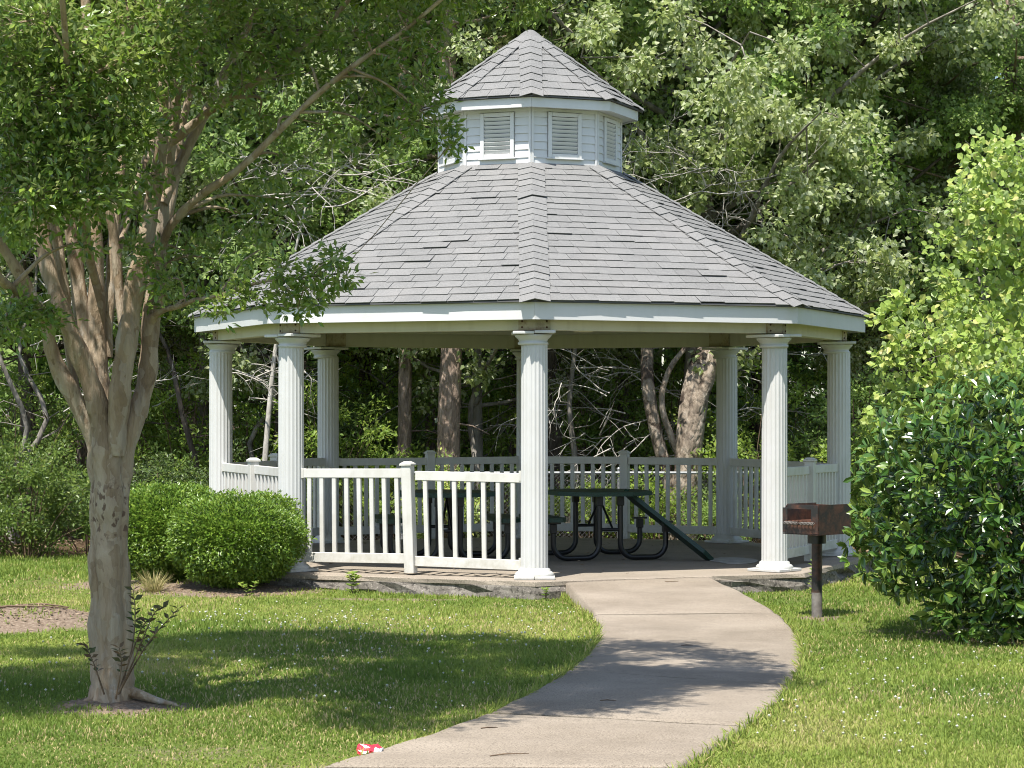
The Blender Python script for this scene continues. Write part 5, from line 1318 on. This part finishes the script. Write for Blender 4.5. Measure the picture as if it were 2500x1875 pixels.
def tuft(name, lab, x, y, n, L, spread, mat, seed, group=None):
    rg = np.random.default_rng(seed); a = rg.uniform(0, 2 * PI, n); el = rg.uniform(.35, 1.35, n)
    pos = np.stack([np.cos(a) * rg.random(n) * spread, np.sin(a) * rg.random(n) * spread, 0 * a], -1)
    d = np.stack([np.cos(a) * np.cos(el), np.sin(a) * np.cos(el), np.sin(el)], -1)
    tpl = (np.array([(0, .012, 0), (0, -.012, 0), (.55, -.012, .03), (.55, .012, .03), (1, 0, -.10)]), np.array([(0, 1, 2), (0, 2, 3), (3, 2, 4)]))
    V, Fc, vv = leaf_inst(tpl, pos, d, np.stack([0 * a, 0 * a, 1 + 0 * a], -1) + d * .01, rg.uniform(.5, 1, n) * L, rg.random(n))
    return thing(name, lab, 'grass clump', (x, y, float(gh(x, y))), group, mesh_np(name, V, Fc, vv), M[mat])
tuft('ornamental_grass', 'dry yellowish grass clump in front of the clipped shrubs', -3.72, -3.4, 260, .27, .09, 'dry', 520)
def weed(lab, x, y, h, seed, L=.09):
    rg = np.random.default_rng(seed); tb = TB(); p, d, n = [], [], []
    for s in range(3):
        e = Vector((rg.normal(0, .05), rg.normal(0, .05), h * rg.uniform(.7, 1))); P = smoothline([Vector((0, 0, -.03)), e * .5 + Vector((0, 0, .02)), e], 3); tb.tube(P, np.linspace(.004, .0015, len(P)), 4)
        for q in P[1:]:
            for k in range(3): a = rg.uniform(0, 2 * PI); p.append(tuple(q)); d.append((math.cos(a), math.sin(a), .45)); n.append((0, -.3, 1))
    o = thing('weed', lab, 'weed', (x, y, float(gh(x, y))), 'weeds along the slab edge'); link('stems', tb.mesh('stems'), M['twig'], o); k = len(p)
    V, Fc, vv = leaf_inst(LT['oval'], np.array(p), np.array(d), np.array(n), rg.uniform(.6, 1, k) * L, rg.random(k)); link('foliage', mesh_np('foliage', V, Fc, vv), M['lf_lime'], o)['kind'] = 'stuff'
weed('small leafy weed against the slab below the left railing', -1.77, -3.42, .20, 530)
weed('tiny weed at the mulch edge in front of the rounded hedge shrub', -2.75, -3.75, .14, 531, .06)
weed('straggly weed by the front right column base', 2.78, -3.1, .34, 532, .06)
weed('tiny weed where path meets slab left of the entrance', .12, -4.0, .14, 533, .05)

def scatter_litter():
    rg = np.random.default_rng(540)
    n = 260; a = rg.uniform(0, 2 * PI, n); r = 3.3 * np.sqrt(rg.random(n)); pts = np.stack([r * np.cos(a), r * np.sin(a), 0 * a + .006], -1)
    litter('floor_leaf_litter', 'brown pine needles and dead leaves scattered over the gazebo floor', pts, 541, M['litter'], (.02, .055))
    k = 1500; x = np.concatenate([rg.normal(-3.1, .55, 700), rg.normal(-4.1, .4, 200), rg.normal(MOUND.x, .5, 600)]); y = np.concatenate([rg.normal(-3.3, .36, 700), rg.normal(-2.7, .35, 200), rg.normal(MOUND.y, .3, 600)])
    m = ~inside(SLABP, x, y); x, y = x[m], y[m]
    litter('mulch_litter', 'brown mulch chips and pine straw on the bare beds', np.stack([x, y, gh(x, y) + .008], -1), 542, M['litter'], (.015, .05))
    x = rg.uniform(-10, 10, 5200); y = rg.uniform(2.5, 9, 5200); m = ~inside(SLABP, x, y); x, y = x[m], y[m]
    litter('woodland_leaf_litter', 'dead leaves covering the ground under the wood', np.stack([x, y, gh(x, y) + .012], -1), 543, M['litter'], (.05, .11))
scatter_litter()
# twigs on the concrete
for i, (xp, yp, L, a, lab) in enumerate([(1245, 1845, .22, .35, 'bent brown twig lying on the near end of the path'), (1485, 1712, .10, -.1, 'short dark twig on the shaded middle of the path'), (1678, 1577, .09, .1, 'thin twig on the sunny path beside the upper tree shadow'), (1195, 1779, .10, .3, 'brown stem scrap near the left edge of the path'), (1640, 1421, .13, 0, 'dark pine needle twig on path just below the slab')]):
    p = ppt(xp, yp); b = MB(); dv = Vector((math.cos(a), math.sin(a), 0)); w_ = Vector((-dv.y, dv.x, 0))
    b.tube([-dv * L / 2 + Vector((0, 0, .004)), -dv * L * .1 + w_ * L * .12 + Vector((0, 0, .006)), dv * L / 2 + w_ * L * .05 + Vector((0, 0, .004))], [.003, .004, .0015], 5)
    thing('fallen_twig', lab, 'twig', (p.x, p.y, p.z + .001), 'fallen twigs on the concrete', b.mesh('fallen_twig'), M['twig'])
for i, (dx, dy, L, a) in enumerate([(.0, -.1, .8, .15), (.15, .15, .5, -.3)]):
    x, y = MOUND.x + dx, MOUND.y + dy; b = MB(); dv = Vector((math.cos(a), math.sin(a), 0)); P = []
    for k in range(6): q = dv * L * (k / 5 - .5) + Vector((0, .04 * math.sin(k * 1.4), 0)); P.append((q.x, q.y, float(gh(x + q.x, y + q.y)) - float(gh(x, y)) + .015))
    b.tube(P, np.linspace(.013, .005, 6), 6); thing('fallen_branch', ['long dead branch lying across the brown straw mound', 'shorter dead branch behind the long one on the straw mound'][i], 'branch', (x, y, float(gh(x, y))), 'dead branches on the straw mound', b.mesh('fallen_branch'), M['twig'])
print('objects', len(bpy.data.objects), 'tris', sum(len(m.polygons) for m in bpy.data.meshes))
